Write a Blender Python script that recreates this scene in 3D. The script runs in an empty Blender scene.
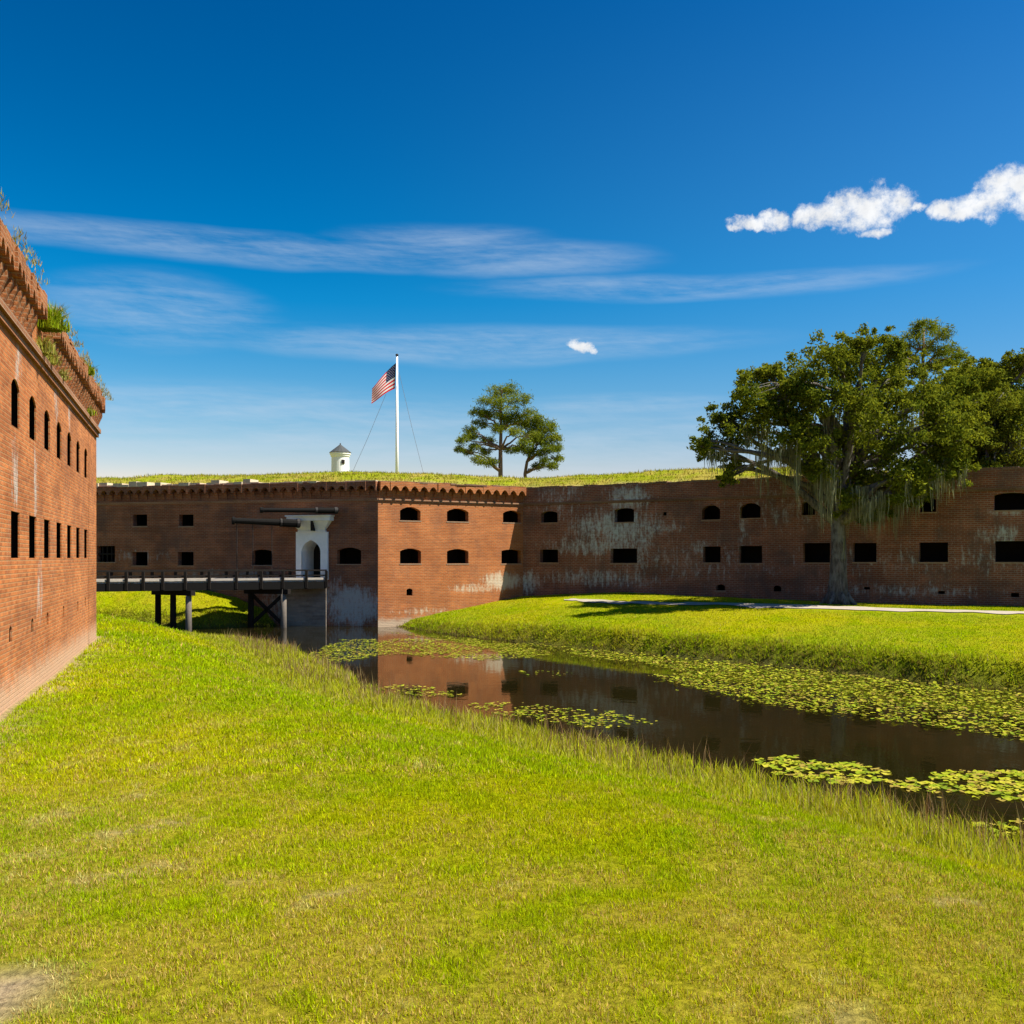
import bpy, math, random
import numpy as np
from mathutils import Vector
random.seed(7); RNG = np.random.default_rng(7)
SC = bpy.context.scene; COL = SC.collection
R = math.radians
# ------------------------------------------------------------------ camera, sky, sun, exposure
F = 1000.0; HZ = 558.0; EYE = 2.62          # focal length in pixels, horizon row, eye height
cam_d = bpy.data.cameras.new('camera'); cam = bpy.data.objects.new('camera', cam_d); COL.objects.link(cam)
cam.location = (0, 0, EYE); cam.rotation_euler = (R(90), 0, 0)
cam_d.sensor_width = 36; cam_d.lens = 36*F/1024; cam_d.shift_y = (HZ-512)/1024
cam_d.clip_start = 0.1; cam_d.clip_end = 4000
SC.camera = cam
SUN_AZ, SUN_EL = R(-13), R(55)              # azimuth measured from +X towards +Y
sd = Vector((math.cos(SUN_AZ)*math.cos(SUN_EL), math.sin(SUN_AZ)*math.cos(SUN_EL), math.sin(SUN_EL)))
sun_d = bpy.data.lights.new('sun', 'SUN'); sun_d.energy = 5.0; sun_d.angle = R(0.5); sun_d.color = (1, .93, .80)
sun = bpy.data.objects.new('sun', sun_d); COL.objects.link(sun)
sun.rotation_euler = sd.to_track_quat('Z', 'Y').to_euler(); sun.location = (60, -10, 80)
vs = SC.view_settings; vs.view_transform = 'Standard'; vs.look = 'None'; vs.exposure = 1.15; vs.gamma = 1
SKY_STRENGTH = 0.09

class NT:
    """tiny node helper"""
    def __init__(s, tree): s.t = tree; s.n = tree.nodes; s.l = tree.links
    def new(s, typ, **kw):
        n = s.n.new(typ)
        for k, v in kw.items(): setattr(n, k, v)
        return n
    def put(s, sock, v):
        if isinstance(v, bpy.types.NodeSocket): s.l.new(v, sock)
        elif v is not None: sock.default_value = v
    def m(s, op, a, b=None, c=None, clamp=False):
        n = s.new('ShaderNodeMath', operation=op, use_clamp=clamp)
        s.put(n.inputs[0], a)
        if b is not None: s.put(n.inputs[1], b)
        if c is not None: s.put(n.inputs[2], c)
        return n.outputs[0]
    def ramp(s, x, lo, hi, a=0., b=1.):
        n = s.new('ShaderNodeMapRange', interpolation_type='SMOOTHSTEP')
        s.put(n.inputs[0], x); n.inputs[1].default_value = lo; n.inputs[2].default_value = hi
        n.inputs[3].default_value = a; n.inputs[4].default_value = b
        return n.outputs[0]
    def mix(s, f, a, b, mode='MIX'):
        n = s.new('ShaderNodeMix', data_type='RGBA', blend_type=mode)
        s.put(n.inputs[0], f); s.put(n.inputs[6], col4(a)); s.put(n.inputs[7], col4(b))
        return n.outputs[2]
    def xyz(s, x, y, z):
        n = s.new('ShaderNodeCombineXYZ'); s.put(n.inputs[0], x); s.put(n.inputs[1], y); s.put(n.inputs[2], z)
        return n.outputs[0]
    def sep(s, v):
        n = s.new('ShaderNodeSeparateXYZ'); s.l.new(v, n.inputs[0]); return n.outputs
    def noise(s, vec, scale, detail=3, rough=.55, col=False):
        n = s.new('ShaderNodeTexNoise'); s.put(n.inputs['Vector'], vec)
        n.inputs['Scale'].default_value = scale; n.inputs['Detail'].default_value = detail; n.inputs['Roughness'].default_value = rough
        return n.outputs['Color' if col else 'Fac']
def col4(c):
    if isinstance(c, tuple) and len(c) == 3: return (*c, 1)
    return c

def build_world():
    w = bpy.data.worlds.new('World'); SC.world = w; w.use_nodes = True
    N = NT(w.node_tree); N.n.clear()
    out = N.new('ShaderNodeOutputWorld'); bg = N.new('ShaderNodeBackground'); bg.inputs[1].default_value = SKY_STRENGTH
    N.l.new(bg.outputs[0], out.inputs[0])
    sky = N.new('ShaderNodeTexSky', sky_type='NISHITA'); sky.sun_disc = False
    sky.sun_elevation = SUN_EL; sky.sun_rotation = math.pi/2 - SUN_AZ
    sky.air_density = 1.0; sky.dust_density = 0.3; sky.ozone_density = 2.5; sky.altitude = 0
    d = N.new('ShaderNodeTexCoord').outputs['Generated']
    x, y, z = N.sep(d)
    az = N.m('ARCTAN2', x, y); el = N.m('ARCSINE', z)
    g = N.new('ShaderNodeGamma'); N.l.new(sky.outputs[0], g.inputs[0]); g.inputs[1].default_value = SKY_GAMMA
    hs = N.new('ShaderNodeHueSaturation'); N.l.new(g.outputs[0], hs.inputs['Color'])
    hs.inputs['Saturation'].default_value = 1.2; hs.inputs['Value'].default_value = SKY_VALUE; hs.inputs['Hue'].default_value = .494
    base = hs.outputs[0]
    gr = N.new('ShaderNodeValToRGB'); N.l.new(N.m('MULTIPLY', el, 1.6), gr.inputs[0]); cr = gr.color_ramp
    cr.elements[0].position = 0.; cr.elements[0].color = (1.5,.58,.47,1); cr.elements[1].position = .9; cr.elements[1].color = (1,1,.92,1)
    for p_, c_ in ((.12, (1.5,.70,.56,1)), (.40, (1.1,1.0,.80,1))): q_ = cr.elements.new(p_); q_.color = c_
    base = N.mix(1., base, gr.outputs[0], 'MULTIPLY')
    base = N.mix(N.ramp(el, .30, .0, 0., .12), base, (2.6,2.9,3.2))
    toward = N.m('ADD', N.m('MULTIPLY', x, math.cos(SUN_AZ)), N.m('MULTIPLY', y, math.sin(SUN_AZ)))   # paler towards the sun's side
    base = N.mix(N.m('MULTIPLY', N.ramp(toward, -.45, .55, 0., .42), N.ramp(el, .62, .16)), base, (.85,1.75,3.45))
    def pa(px, py):
        return math.atan((px-512)/F), math.atan((HZ-py)/math.hypot(F, px-512))
    def blobs(lst, a, e):
        acc = None
        for px, py, rx, ry in lst:
            a0, e0 = pa(px, py)
            u = N.m('MULTIPLY', N.m('SUBTRACT', a, a0), F/rx); v = N.m('MULTIPLY', N.m('SUBTRACT', e, e0), F/ry)
            f = N.m('SUBTRACT', 1., N.m('ADD', N.m('MULTIPLY', u, u), N.m('MULTIPLY', v, v)))
            acc = f if acc is None else N.m('MAXIMUM', acc, f)
        return N.m('MAXIMUM', acc, -3.)
    # thin streaky cirrus
    wv = N.xyz(N.m('MULTIPLY', az, 3.0), N.m('MULTIPLY', el, 26.0), 0.)
    warp = N.noise(N.xyz(N.m('MULTIPLY', az, 4.), N.m('MULTIPLY', el, 9.), 3.), 1.0, 2)
    e2 = N.m('ADD', el, N.m('MULTIPLY', N.m('SUBTRACT', warp, .5), .022))
    tilt = N.m('ADD', e2, N.m('MULTIPLY', az, -.02))
    st = N.noise(N.xyz(N.m('MULTIPLY', az, 3.2), N.m('MULTIPLY', tilt, 34.), 0.), 1.0, 6, .62)
    fine = N.noise(N.xyz(N.m('MULTIPLY', az, 9.), N.m('MULTIPLY', tilt, 120.), 5.), 1.0, 3, .6)
    wisp = N.noise(N.xyz(N.m('MULTIPLY', az, 30.), N.m('MULTIPLY', N.m('ADD', e2, N.m('MULTIPLY', az, .12)), 150.), 9.), 1.0, 5, .7)
    ci = blobs([(240,250,240,13),(440,247,90,18),(158,312,88,28),(520,262,110,14),(250,422,300,30),(330,440,330,26),(690,286,190,10),(480,345,230,15),(640,448,300,34),(620,405,90,9)], az, e2)
    cm = N.m('MULTIPLY', N.ramp(ci, -1.2, 1.1), N.ramp(N.m('ADD', N.m('MULTIPLY', st, .75), N.m('MULTIPLY', N.m('ADD', fine, wisp), .24)), .42, .86))
    c1 = N.mix(N.m('MULTIPLY', cm, .46), base, CLOUD)
    # small cumulus
    sc3 = N.xyz(N.m('MULTIPLY', az, 1.), N.m('MULTIPLY', el, 1.), 0.)
    wn = N.noise(sc3, 26., 6, .62, True); wr, wg, wb = N.sep(wn)
    a2 = N.m('ADD', az, N.m('MULTIPLY', N.m('SUBTRACT', wr, .5), .042)); e3 = N.m('ADD', el, N.m('MULTIPLY', N.m('SUBTRACT', wg, .5), .034))
    cu = blobs([(776,221,16,9),(753,225,24,7),(736,229,12,4),(802,217,13,9),(830,212,34,13),(866,207,44,18),(892,200,22,13),(878,231,14,6),(918,205,10,5),(941,206,13,9),(962,211,16,8),(988,203,34,14),(1006,189,26,21),(1036,186,28,24),(582,345,14,5),(592,347,8,3.5)], a2, e3)
    dn = N.noise(sc3, 60., 8, .72)
    ca = N.ramp(N.m('ADD', cu, N.m('MULTIPLY', N.m('SUBTRACT', dn, .5), 3.4)), -.35, 1.2)
    shade = N.noise(sc3, 40., 4, .6)
    ccol = N.mix(N.ramp(shade, .35, .65), tuple(c*.86 for c in CUMULUS), CUMULUS)
    c2 = N.mix(N.m('MULTIPLY', ca, .97), c1, ccol)
    N.l.new(c2, bg.inputs[0])
SKY_GAMMA = 1.9; SKY_VALUE = 0.195
CLOUD = (3.0, 3.5, 4.1); CUMULUS = (5.0, 5.05, 5.1)
build_world()

# ------------------------------------------------------------------ helpers
def tag(o, label=None, cat=None, group=None, kind=None):
    if label: o['label'] = label
    if cat: o['category'] = cat
    if group: o['group'] = group
    if kind: o['kind'] = kind
    return o
def empty(name, loc, label, cat, group=None, rz=0):
    o = bpy.data.objects.new(name, None); COL.objects.link(o); o.empty_display_size = .2
    o.location = loc; o.rotation_euler = (0, 0, rz)
    return tag(o, label, cat, group)
def at(px, py, Y):                       # photograph pixel at depth Y -> point
    return Vector(((px-512)/F*Y, Y, EYE + (HZ-py)/F*Y))
def link_mesh(name, me, mat, parent=None):
    o = bpy.data.objects.new(name, me); COL.objects.link(o)
    if mat:
        for mm in (mat if isinstance(mat, (list, tuple)) else [mat]): me.materials.append(mm)
    if parent: o.parent = parent
    return o
class MB:
    def __init__(s): s.v = []; s.f = []; s.mi = []
    def vert(s, p): s.v.append(tuple(p)); return len(s.v)-1
    def face(s, pts, mi=0):
        s.f.append([s.vert(p) for p in pts]); s.mi.append(mi)
    def box(s, x0, x1, y0, y1, z0, z1, mi=0):
        p = [(x0,y0,z0),(x1,y0,z0),(x1,y1,z0),(x0,y1,z0),(x0,y0,z1),(x1,y0,z1),(x1,y1,z1),(x0,y1,z1)]
        for q in ((3,2,1,0),(4,5,6,7),(0,1,5,4),(1,2,6,5),(2,3,7,6),(3,0,4,7)): s.face([p[i] for i in q], mi)
    def beam(s, a, b, w, h, mi=0, up=(0,0,1)):
        a = Vector(a); b = Vector(b); d = (b-a).normalized(); up = Vector(up)
        if abs(d.dot(up)) > .95: up = Vector((0,1,0))
        r = d.cross(up).normalized()*w/2; u = r.cross(d).normalized()*h/2
        p = [a-r-u, a+r-u, a+r+u, a-r+u, b-r-u, b+r-u, b+r+u, b-r+u]
        for q in ((0,1,2,3),(7,6,5,4),(0,4,5,1),(1,5,6,2),(2,6,7,3),(3,7,4,0)): s.face([p[i] for i in q], mi)
    def tube(s, pts, rad, n=8, cap=True, mi=0):
        pts = [Vector(p) for p in pts]; rings = []
        for i, p in enumerate(pts):
            d = (pts[min(i+1, len(pts)-1)]-pts[max(i-1, 0)]).normalized()
            up = Vector((0,0,1)) if abs(d.z) < .9 else Vector((0,1,0))
            a = d.cross(up).normalized(); b = d.cross(a).normalized()
            r = rad[i] if hasattr(rad, '__len__') else rad
            rings.append([s.vert(p + (a*math.cos(t)+b*math.sin(t))*r) for t in [2*math.pi*k/n for k in range(n)]])
        for A, B in zip(rings, rings[1:]):
            for k in range(n): s.f.append([A[k], B[k], B[(k+1)%n], A[(k+1)%n]]); s.mi.append(mi)
        if cap: s.f.append(rings[0]); s.mi.append(mi); s.f.append(rings[-1][::-1]); s.mi.append(mi)
    def lathe(s, prof, n=24, c=(0,0,0), mi=0):
        rings = [[s.vert((c[0]+r*math.cos(2*math.pi*k/n), c[1]+r*math.sin(2*math.pi*k/n), c[2]+z)) for k in range(n)] for r, z in prof]
        for A, B in zip(rings, rings[1:]):
            for k in range(n): s.f.append([A[k], A[(k+1)%n], B[(k+1)%n], B[k]]); s.mi.append(mi)
        s.f.append(rings[0][::-1]); s.mi.append(mi); s.f.append(rings[-1]); s.mi.append(mi)
    def mesh(s, name, smooth=False):
        me = bpy.data.meshes.new(name); me.from_pydata(s.v, [], s.f)
        me.polygons.foreach_set('material_index', s.mi)
        if smooth: me.polygons.foreach_set('use_smooth', [True]*len(s.f))
        me.update(); return me
    def build(s, name, mat, parent=None, smooth=False): return link_mesh(name, s.mesh(name, smooth), mat, parent)
def np_mesh(name, V, Fc, colr=None, smooth=False):
    me = bpy.data.meshes.new(name); V = np.asarray(V, np.float32); Fc = np.asarray(Fc, np.int32); k = Fc.shape[1]
    me.vertices.add(len(V)); me.vertices.foreach_set('co', V.ravel())
    me.loops.add(Fc.size); me.loops.foreach_set('vertex_index', Fc.ravel())
    me.polygons.add(len(Fc)); me.polygons.foreach_set('loop_start', np.arange(0, Fc.size, k, dtype=np.int32))
    me.polygons.foreach_set('loop_total', np.full(len(Fc), k, np.int32))
    if smooth: me.polygons.foreach_set('use_smooth', np.ones(len(Fc), bool))
    if colr is not None:
        a = me.color_attributes.new('tint', 'FLOAT_COLOR', 'POINT'); c = np.ones((len(V), 4), np.float32); c[:, :3] = colr
        a.data.foreach_set('color', c.ravel())
    me.update(calc_edges=True); me.validate(); return me
_perm = RNG.random((256, 256))
def vnoise(x, y):                        # smooth value noise in 0..1
    xi = np.floor(x).astype(int); yi = np.floor(y).astype(int); fx = x-xi; fy = y-yi
    fx = fx*fx*(3-2*fx); fy = fy*fy*(3-2*fy); g = lambda a, b: _perm[a % 256, b % 256]
    return (g(xi,yi)*(1-fx)+g(xi+1,yi)*fx)*(1-fy) + (g(xi,yi+1)*(1-fx)+g(xi+1,yi+1)*fx)*fy
def fbm(x, y, o=4):
    s = 0; a = .5; t = 0
    for k in range(o): s = s + a*vnoise(x*2**k+17*k, y*2**k+31*k); t += a; a *= .55
    return s/t
def sstep(a, b, x):
    t = np.clip((x-a)/(b-a), 0, 1); return t*t*(3-2*t)

# ------------------------------------------------------------------ materials
def new_mat(name):
    m = bpy.data.materials.new(name); m.use_nodes = True; N = NT(m.node_tree)
    p = N.n['Principled BSDF']; return m, N, p
def plain(name, c, rough=.7, var=.25, scale=6., metal=0., bump=.2):
    m, N, p = new_mat(name); co = N.new('ShaderNodeTexCoord').outputs['Object']
    n = N.noise(co, scale, 5, .6)
    c2 = N.mix(n, tuple(v*(1-var) for v in c), tuple(min(1, v*(1+var)) for v in c))
    N.l.new(c2, p.inputs['Base Color']); p.inputs['Roughness'].default_value = rough; p.inputs['Metallic'].default_value = metal; p.inputs['Specular IOR Level'].default_value = .12
    if bump:
        b = N.new('ShaderNodeBump'); b.inputs['Strength'].default_value = bump; b.inputs['Distance'].default_value = .02
        N.l.new(N.noise(co, scale*5, 4), b.inputs['Height']); N.l.new(b.outputs[0], p.inputs['Normal'])
    return m
def brick_mat(name, c1, c2, mortar, bw=.24, bh=.085, stains=(), dark=.5, base_z=None, streak=.0, msize=.012, grime=.0, seed=0., base_c=(.42,.34,.24), stain_c=(.40,.41,.37)):
    """brick laid in local x (+y) and z; stains = list of (x, z, rx, rz, amount)"""
    m, N, p = new_mat(name); co = N.new('ShaderNodeTexCoord').outputs['Object']
    x, y, z = N.sep(co); u = N.m('ADD', x, y)
    b = N.new('ShaderNodeTexBrick'); N.put(b.inputs['Vector'], N.xyz(u, z, 0.))
    b.inputs['Color1'].default_value = (0,0,0,1); b.inputs['Color2'].default_value = (1,1,1,1); b.inputs['Mortar'].default_value = (.5,.5,.5,1)
    b.inputs['Scale'].default_value = 1; b.inputs['Mortar Size'].default_value = msize; b.inputs['Mortar Smooth'].default_value = .3
    b.inputs['Brick Width'].default_value = bw; b.inputs['Row Height'].default_value = bh
    q = N.xyz(u, N.m('MULTIPLY', z, 1.), seed)
    big = N.noise(q, .55, 5, .62); mid = N.noise(q, 3.2, 4, .6)
    rowv = N.noise(N.xyz(N.m('MULTIPLY', u, .25), N.m('MULTIPLY', z, 3.5), seed+4), 1.0, 4, .65)
    rnd = N.sep(b.outputs['Color'])[0]
    f = N.m('ADD', N.m('MULTIPLY', rnd, .5), N.m('MULTIPLY', mid, .5))
    c = N.mix(f, c1, c2)
    c = N.mix(b.outputs['Fac'], c, mortar)
    wth = N.m('ADD', N.m('MULTIPLY', big, .6), N.m('MULTIPLY', rowv, .4))
    c = N.mix(N.ramp(wth, .32, .66), N.mix(1., c, (dark, dark*.93, dark*.9), 'MULTIPLY'), c)
    if grime:
        gq = N.noise(N.xyz(N.m('MULTIPLY', u, .8), N.m('MULTIPLY', z, .45), seed+21), 1., 6, .68)
        c = N.mix(N.m('MULTIPLY', N.ramp(gq, .44, .66), grime), c, (.085,.062,.052))
        pq = N.noise(N.xyz(N.m('MULTIPLY', u, 1.4), N.m('MULTIPLY', z, 1.1), seed+31), 1., 3, .5)
        c = N.mix(N.m('MULTIPLY', N.ramp(pq, .60, .66), .35), c, N.mix(1., c, (1.35,1.2,1.1), 'MULTIPLY'))
    sn = N.noise(N.xyz(N.m('MULTIPLY', u, 4.5), N.m('MULTIPLY', z, .9), seed+9), 1., 6, .72)
    sn2 = N.noise(q, 5., 5, .7)
    if streak:
        c = N.mix(N.m('MULTIPLY', N.ramp(sn, .56, .78), streak), c, (.48,.42,.34))
    acc = None
    for sx, sz, rx, rz, am in stains:
        du = N.m('DIVIDE', N.m('SUBTRACT', u, sx), rx); dz = N.m('DIVIDE', N.m('SUBTRACT', z, sz), rz)
        g = N.m('SUBTRACT', 1., N.m('ADD', N.m('MULTIPLY', du, du), N.m('MULTIPLY', dz, dz)))
        g = N.m('MULTIPLY', N.m('MAXIMUM', g, -2.), am); acc = g if acc is None else N.m('MAXIMUM', acc, g)
    if acc is not None:
        nn = N.m('ADD', N.m('MULTIPLY', sn, .65), N.m('MULTIPLY', sn2, .35))
        k = N.m('ADD', N.m('MULTIPLY', acc, .38), N.m('MULTIPLY', N.m('SUBTRACT', nn, .5), 2.6))
        c = N.mix(N.m('MULTIPLY', N.ramp(k, .05, .65), .85), c, stain_c)
    if base_z is not None:
        k = N.m('ADD', z, N.m('MULTIPLY', N.m('SUBTRACT', mid, .5), .7))
        c = N.mix(N.m('MULTIPLY', N.ramp(k, base_z-.1, base_z+.5, 1, 0), .8), c, base_c)
    N.l.new(c, p.inputs['Base Color']); p.inputs['Roughness'].default_value = .9
    p.inputs['Specular IOR Level'].default_value = .2
    h = N.m('ADD', N.m('MULTIPLY', b.outputs['Fac'], -1.), N.m('MULTIPLY', N.noise(q, 22., 4, .7), .9))
    bp = N.new('ShaderNodeBump'); bp.inputs['Strength'].default_value = .7; bp.inputs['Distance'].default_value = .018
    N.l.new(h, bp.inputs['Height']); N.l.new(bp.outputs[0], p.inputs['Normal'])
    return m
def leaf_mat(name, trans=.35, gain=1.):
    m, N, p = new_mat(name); N.n.remove(p); out = N.n['Material Output']
    a = N.new('ShaderNodeAttribute', attribute_name='tint')
    c = a.outputs['Color']
    d = N.new('ShaderNodeBsdfDiffuse'); t = N.new('ShaderNodeBsdfTranslucent'); N.l.new(c, d.inputs[0])
    N.l.new(N.mix(1., c, (1.15*gain, 1.05*gain, .6), 'MULTIPLY'), t.inputs[0])
    mx = N.new('ShaderNodeMixShader'); mx.inputs[0].default_value = trans
    N.l.new(d.outputs[0], mx.inputs[1]); N.l.new(t.outputs[0], mx.inputs[2]); N.l.new(mx.outputs[0], out.inputs[0])
    return m
M_BLADE = leaf_mat('grass_blades', .38); M_LEAF = leaf_mat('leaves', .38); M_MOSS = leaf_mat('moss', .25); M_PAD = leaf_mat('pads', .15)
M_BARK = plain('bark', (.12,.105,.09), .9, .45, 5., bump=.8)
def bark_mat(name, c):
    m, N, p = new_mat(name); co = N.new('ShaderNodeTexCoord').outputs['Object']; x, y, z = N.sep(co)
    v = N.xyz(N.m('MULTIPLY', x, 9.), N.m('MULTIPLY', y, 9.), N.m('MULTIPLY', z, 1.6)); f = N.noise(v, 1., 6, .7); g = N.noise(co, 1.3, 4, .6)
    k = N.mix(N.ramp(f, .35, .65), tuple(q*.45 for q in c), tuple(q*1.3 for q in c)); k = N.mix(N.m('MULTIPLY', N.ramp(g, .48, .62), .5), k, (.22,.22,.19))
    N.l.new(k, p.inputs['Base Color']); p.inputs['Roughness'].default_value = .95; p.inputs['Specular IOR Level'].default_value = .1
    b = N.new('ShaderNodeBump'); b.inputs['Strength'].default_value = 1.; b.inputs['Distance'].default_value = .08
    N.l.new(f, b.inputs['Height']); N.l.new(b.outputs[0], p.inputs['Normal']); return m
M_BARK = bark_mat('furrowed_bark', (.12,.105,.09))
M_PINEBARK = plain('pine_bark', (.15,.10,.07), .9, .4, 6., bump=.6)
M_WOOD = plain('old_timber', (.014,.011,.009), .85, .5, 7., bump=.5)
M_WOODL = plain('bleached_timber', (.14,.12,.10), .85, .35, 7., bump=.5); M_BEAM = plain('tarred_timber', (.005,.0045,.004), .8, .4, 6., bump=.4)
M_DECK = plain('deck_boards', (.36,.32,.27), .85, .3, 5., bump=.4)
M_IRON = plain('dark_iron', (.03,.028,.027), .6, .3, 9., .3)
M_WHITE = plain('white_masonry_paint', (.74,.74,.70), .65, .20, 2.2)
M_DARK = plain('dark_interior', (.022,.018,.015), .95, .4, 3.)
M_ROOF = plain('slate_roof', (.06,.065,.065), .6, .3, 8.)
M_POLE = plain('pole_paint', (.82,.82,.82), .35, .04, 4., bump=0)
M_CABLE = plain('cable', (.10,.10,.11), .6, .1, 4., bump=0)
M_PATH = plain('path_sand', (.33,.285,.23), .95, .25, 2.2, bump=.6)
M_SILL = plain('sill_stone', (.26,.17,.11), .9, .4, 5., bump=.6)
M_STONE = plain('coping_stone', (.46,.38,.27), .9, .4, 2.5, bump=.8)

# ------------------------------------------------------------------ plan of the place
WATER = -1.66
C = Vector((-.134*62, 62)); K = Vector((.75, 67.6)); E = Vector((.43*62, .84*62))
GD = Vector((-.968, .25)); G0 = C + GD*38              # far (left) end of the gate front
e_dir = (E-K).normalized(); E2 = K + e_dir*62
LD = Vector((-.300, .954)); L1 = Vector((-13.3, 32.0)); L0 = L1 - LD*37     # left wall near -> far
def ray_wall(px, P0, P1):                # distance along the wall seen at this pixel column, and its depth
    d = (P1-P0).normalized(); r = (px-512)/F
    t = (r*P0.y - P0.x)/(d.x - r*d.y); return t, P0.y + d.y*t
def polydist(X, Y, pts):
    best = np.full(X.shape, 1e9); sg = np.zeros(X.shape)
    for (ax, ay), (bx, by) in zip(pts, pts[1:]):
        dx, dy = bx-ax, by-ay; L2 = dx*dx+dy*dy
        t = np.clip(((X-ax)*dx+(Y-ay)*dy)/L2, 0, 1); ex = X-ax-t*dx; ey = Y-ay-t*dy; d = np.hypot(ex, ey)
        cr = dx*(Y-ay)-dy*(X-ax); m = d < best-1e-9; best = np.where(m, d, best); sg = np.where(m, np.sign(cr), sg)
    return best*sg
NEAR = [(60,-60),(22,-6),(11.8,8.6),(7.8,14.2),(5.3,17.7),(3.0,20.7),(1.0,23.4),(-1.4,26.3),(-4.4,30.4),(-6.2,36),(-8.6,41.0),(-10.8,46.5),(-13.5,50.5),(-17.6,53.6),(-30,56),(-90,60)]
FAR = [(90,-50),(40,0),(24,22),(16.6,31.8),(13.8,35.2),(11.2,39.0),(8.0,42.2),(4.2,46.5),(-.6,52.2),(-4.2,57.4),(-6.9,62.2),(-7.4,64),(-9,66),(-14.2,66),(-15.2,63.2),(-18,61.6),(-23,61.2),(-30,61.6),(-90,66)]
def ground_z(X, Y):
    X = np.asarray(X, float); Y = np.asarray(Y, float)
    sn = -polydist(X, Y, NEAR); sn = -sn                       # >0 on the moat side (right of the line run backwards)
    sn = -polydist(X, Y, NEAR); sf = -polydist(X, Y, FAR)
    wob = (fbm(X*.9+3, Y*.9+8, 3)-.5)
    sn = sn + wob*.8; sf2 = sf + wob*.7
    und = (fbm(X*.16, Y*.16, 3)-.5)*.22 + (fbm(X*.7, Y*.7, 2)-.5)*.06
    zn = np.where(sn < 0, WATER*sstep(-8.0, 0.35, sn), WATER*sstep(-8, .35, np.minimum(sn, .35)) - .45*np.clip(sn-.3, 0, 2)) + und*sstep(0, -2, sn)
    step = np.where(X < -11, .45, .25 + .52*sstep(-4, 4, X))
    top = np.where(X < -11, 2.15, 2.10-.36*sstep(2, 22, X)); run = np.where(X < -11, 3.6, 13.)
    zf = WATER + step*sstep(-.2, .9, sf2) + (top-step)*np.clip(sf2/run, 0, 1)**.85 + und*sstep(0, 2, sf2)*.7
    zf = np.where(sf2 < 0, WATER - .45*np.clip(-sf2, 0, 2)-.02, zf)
    return np.maximum(zn, zf), sn, sf
# orientation check: a point in the moat must be positive for sn and negative for sf
_z, _a, _b = ground_z(np.array([5.0]), np.array([30.0]))
SN_SIGN = 1 if _a[0] > 0 else -1
def lawn_colour(X, Y, sn, sf, mixdry=True):
    """patches of lush, yellow and dry turf (the turf's own colour)"""
    n1 = fbm(X*.20+5, Y*.15+9, 5); n2 = fbm(X*2.6+50, Y*2.1+7, 4); n3 = fbm(X*.37+90, Y*.30+70, 5)
    lush = np.array([.250,.330,.003]); yel = np.array([.370,.375,.003]); dry = np.array([.42,.33,.06]); soil = np.array([.50,.40,.27])
    a = sstep(.35, .68, n1*.7+n2*.3)[..., None]; c = lush*(1-a)+yel*a
    near = sstep(16, 6, Y)*.42
    b = np.clip(sstep(.38, .60, n3*.4+n2*.6+near*.10)*(.18+near*.9), 0, .75)[..., None]
    if mixdry: c = c*(1-b)+dry*b
    s = (sstep(.66, .70, n2*.75+n3*.25)*sstep(20, 8, Y))[..., None]*.5
    # a worn corner at the lower left
    w = sstep(1.2, .3, np.hypot((X+3.15)/.55, (Y-5.85)/.5) + (n2-.5)*1.6)[..., None]
    s = np.maximum(s, w*.95)
    return c*(1-s)+soil*s, s[..., 0], b[..., 0]

# ------------------------------------------------------------------ ground
def grow(a, b, n):
    return a + (b-a)*(np.linspace(0, 1, n)**2.2)
def build_ground():
    st = .4
    xs = np.concatenate([grow(-45, -900, 14)[::-1][:-1], np.arange(-45, 60.01, st), grow(60, 900, 14)[1:]])
    ys = np.concatenate([grow(-8, -300, 8)[::-1][:-1], np.arange(-8, 76.01, st), grow(76, 1500, 14)[1:]])
    X, Y = np.meshgrid(xs, ys); Z, sn, sf = ground_z(X, Y)
    colr, s, b = lawn_colour(X, Y, sn, sf)
    shore = np.maximum(np.exp(-np.abs(sn)*1.4)*(np.abs(sn) < 4), np.exp(-np.maximum(sf, 0)*2.4)*(sf > -6))[..., None]*.8
    bed = np.array([.06,.05,.025]); colr = colr*np.where(sf > 0, .74, .60)[..., None]*(1-shore) + bed*shore
    Ld = (X-L1.x)*LD.y - (Y-L1.y)*LD.x       # distance to the right of the left wall
    foot = (sstep(.75, .2, np.abs(Ld)+(fbm(X*2, Y*2, 2)-.5)*.5)*(Y < 33))[..., None]*.8
    colr = colr*(1-foot)+np.array([.34,.25,.16])*foot
    nx = len(xs); i = np.arange(len(ys)-1)[:, None]*nx + np.arange(nx-1)[None]
    Fc = np.stack([i, i+1, i+1+nx, i+nx], -1).reshape(-1, 4)
    m, N, p = new_mat('turf_ground'); co = N.new('ShaderNodeTexCoord').outputs['Object']
    a = N.new('ShaderNodeAttribute', attribute_name='tint'); n = N.noise(co, 14., 6, .7); n2 = N.noise(co, 2.5, 4)
    c = N.mix(N.ramp(n, .3, .72), N.mix(1., a.outputs['Color'], (.5,.5,.5), 'MULTIPLY'), N.mix(1., a.outputs['Color'], (1.25,1.2,1.1), 'MULTIPLY'))
    N.l.new(c, p.inputs['Base Color']); p.inputs['Roughness'].default_value = 1; p.inputs['Specular IOR Level'].default_value = 0.
    bp = N.new('ShaderNodeBump'); bp.inputs['Strength'].default_value = .9; bp.inputs['Distance'].default_value = .06
    N.l.new(N.m('ADD', n, N.m('MULTIPLY', n2, .7)), bp.inputs['Height']); N.l.new(bp.outputs[0], p.inputs['Normal'])
    o = link_mesh('ground', np_mesh('ground', np.stack([X, Y, Z], -1).reshape(-1, 3), Fc, colr.reshape(-1, 3), True), m)
    tag(o, kind='structure')
build_ground()
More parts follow.
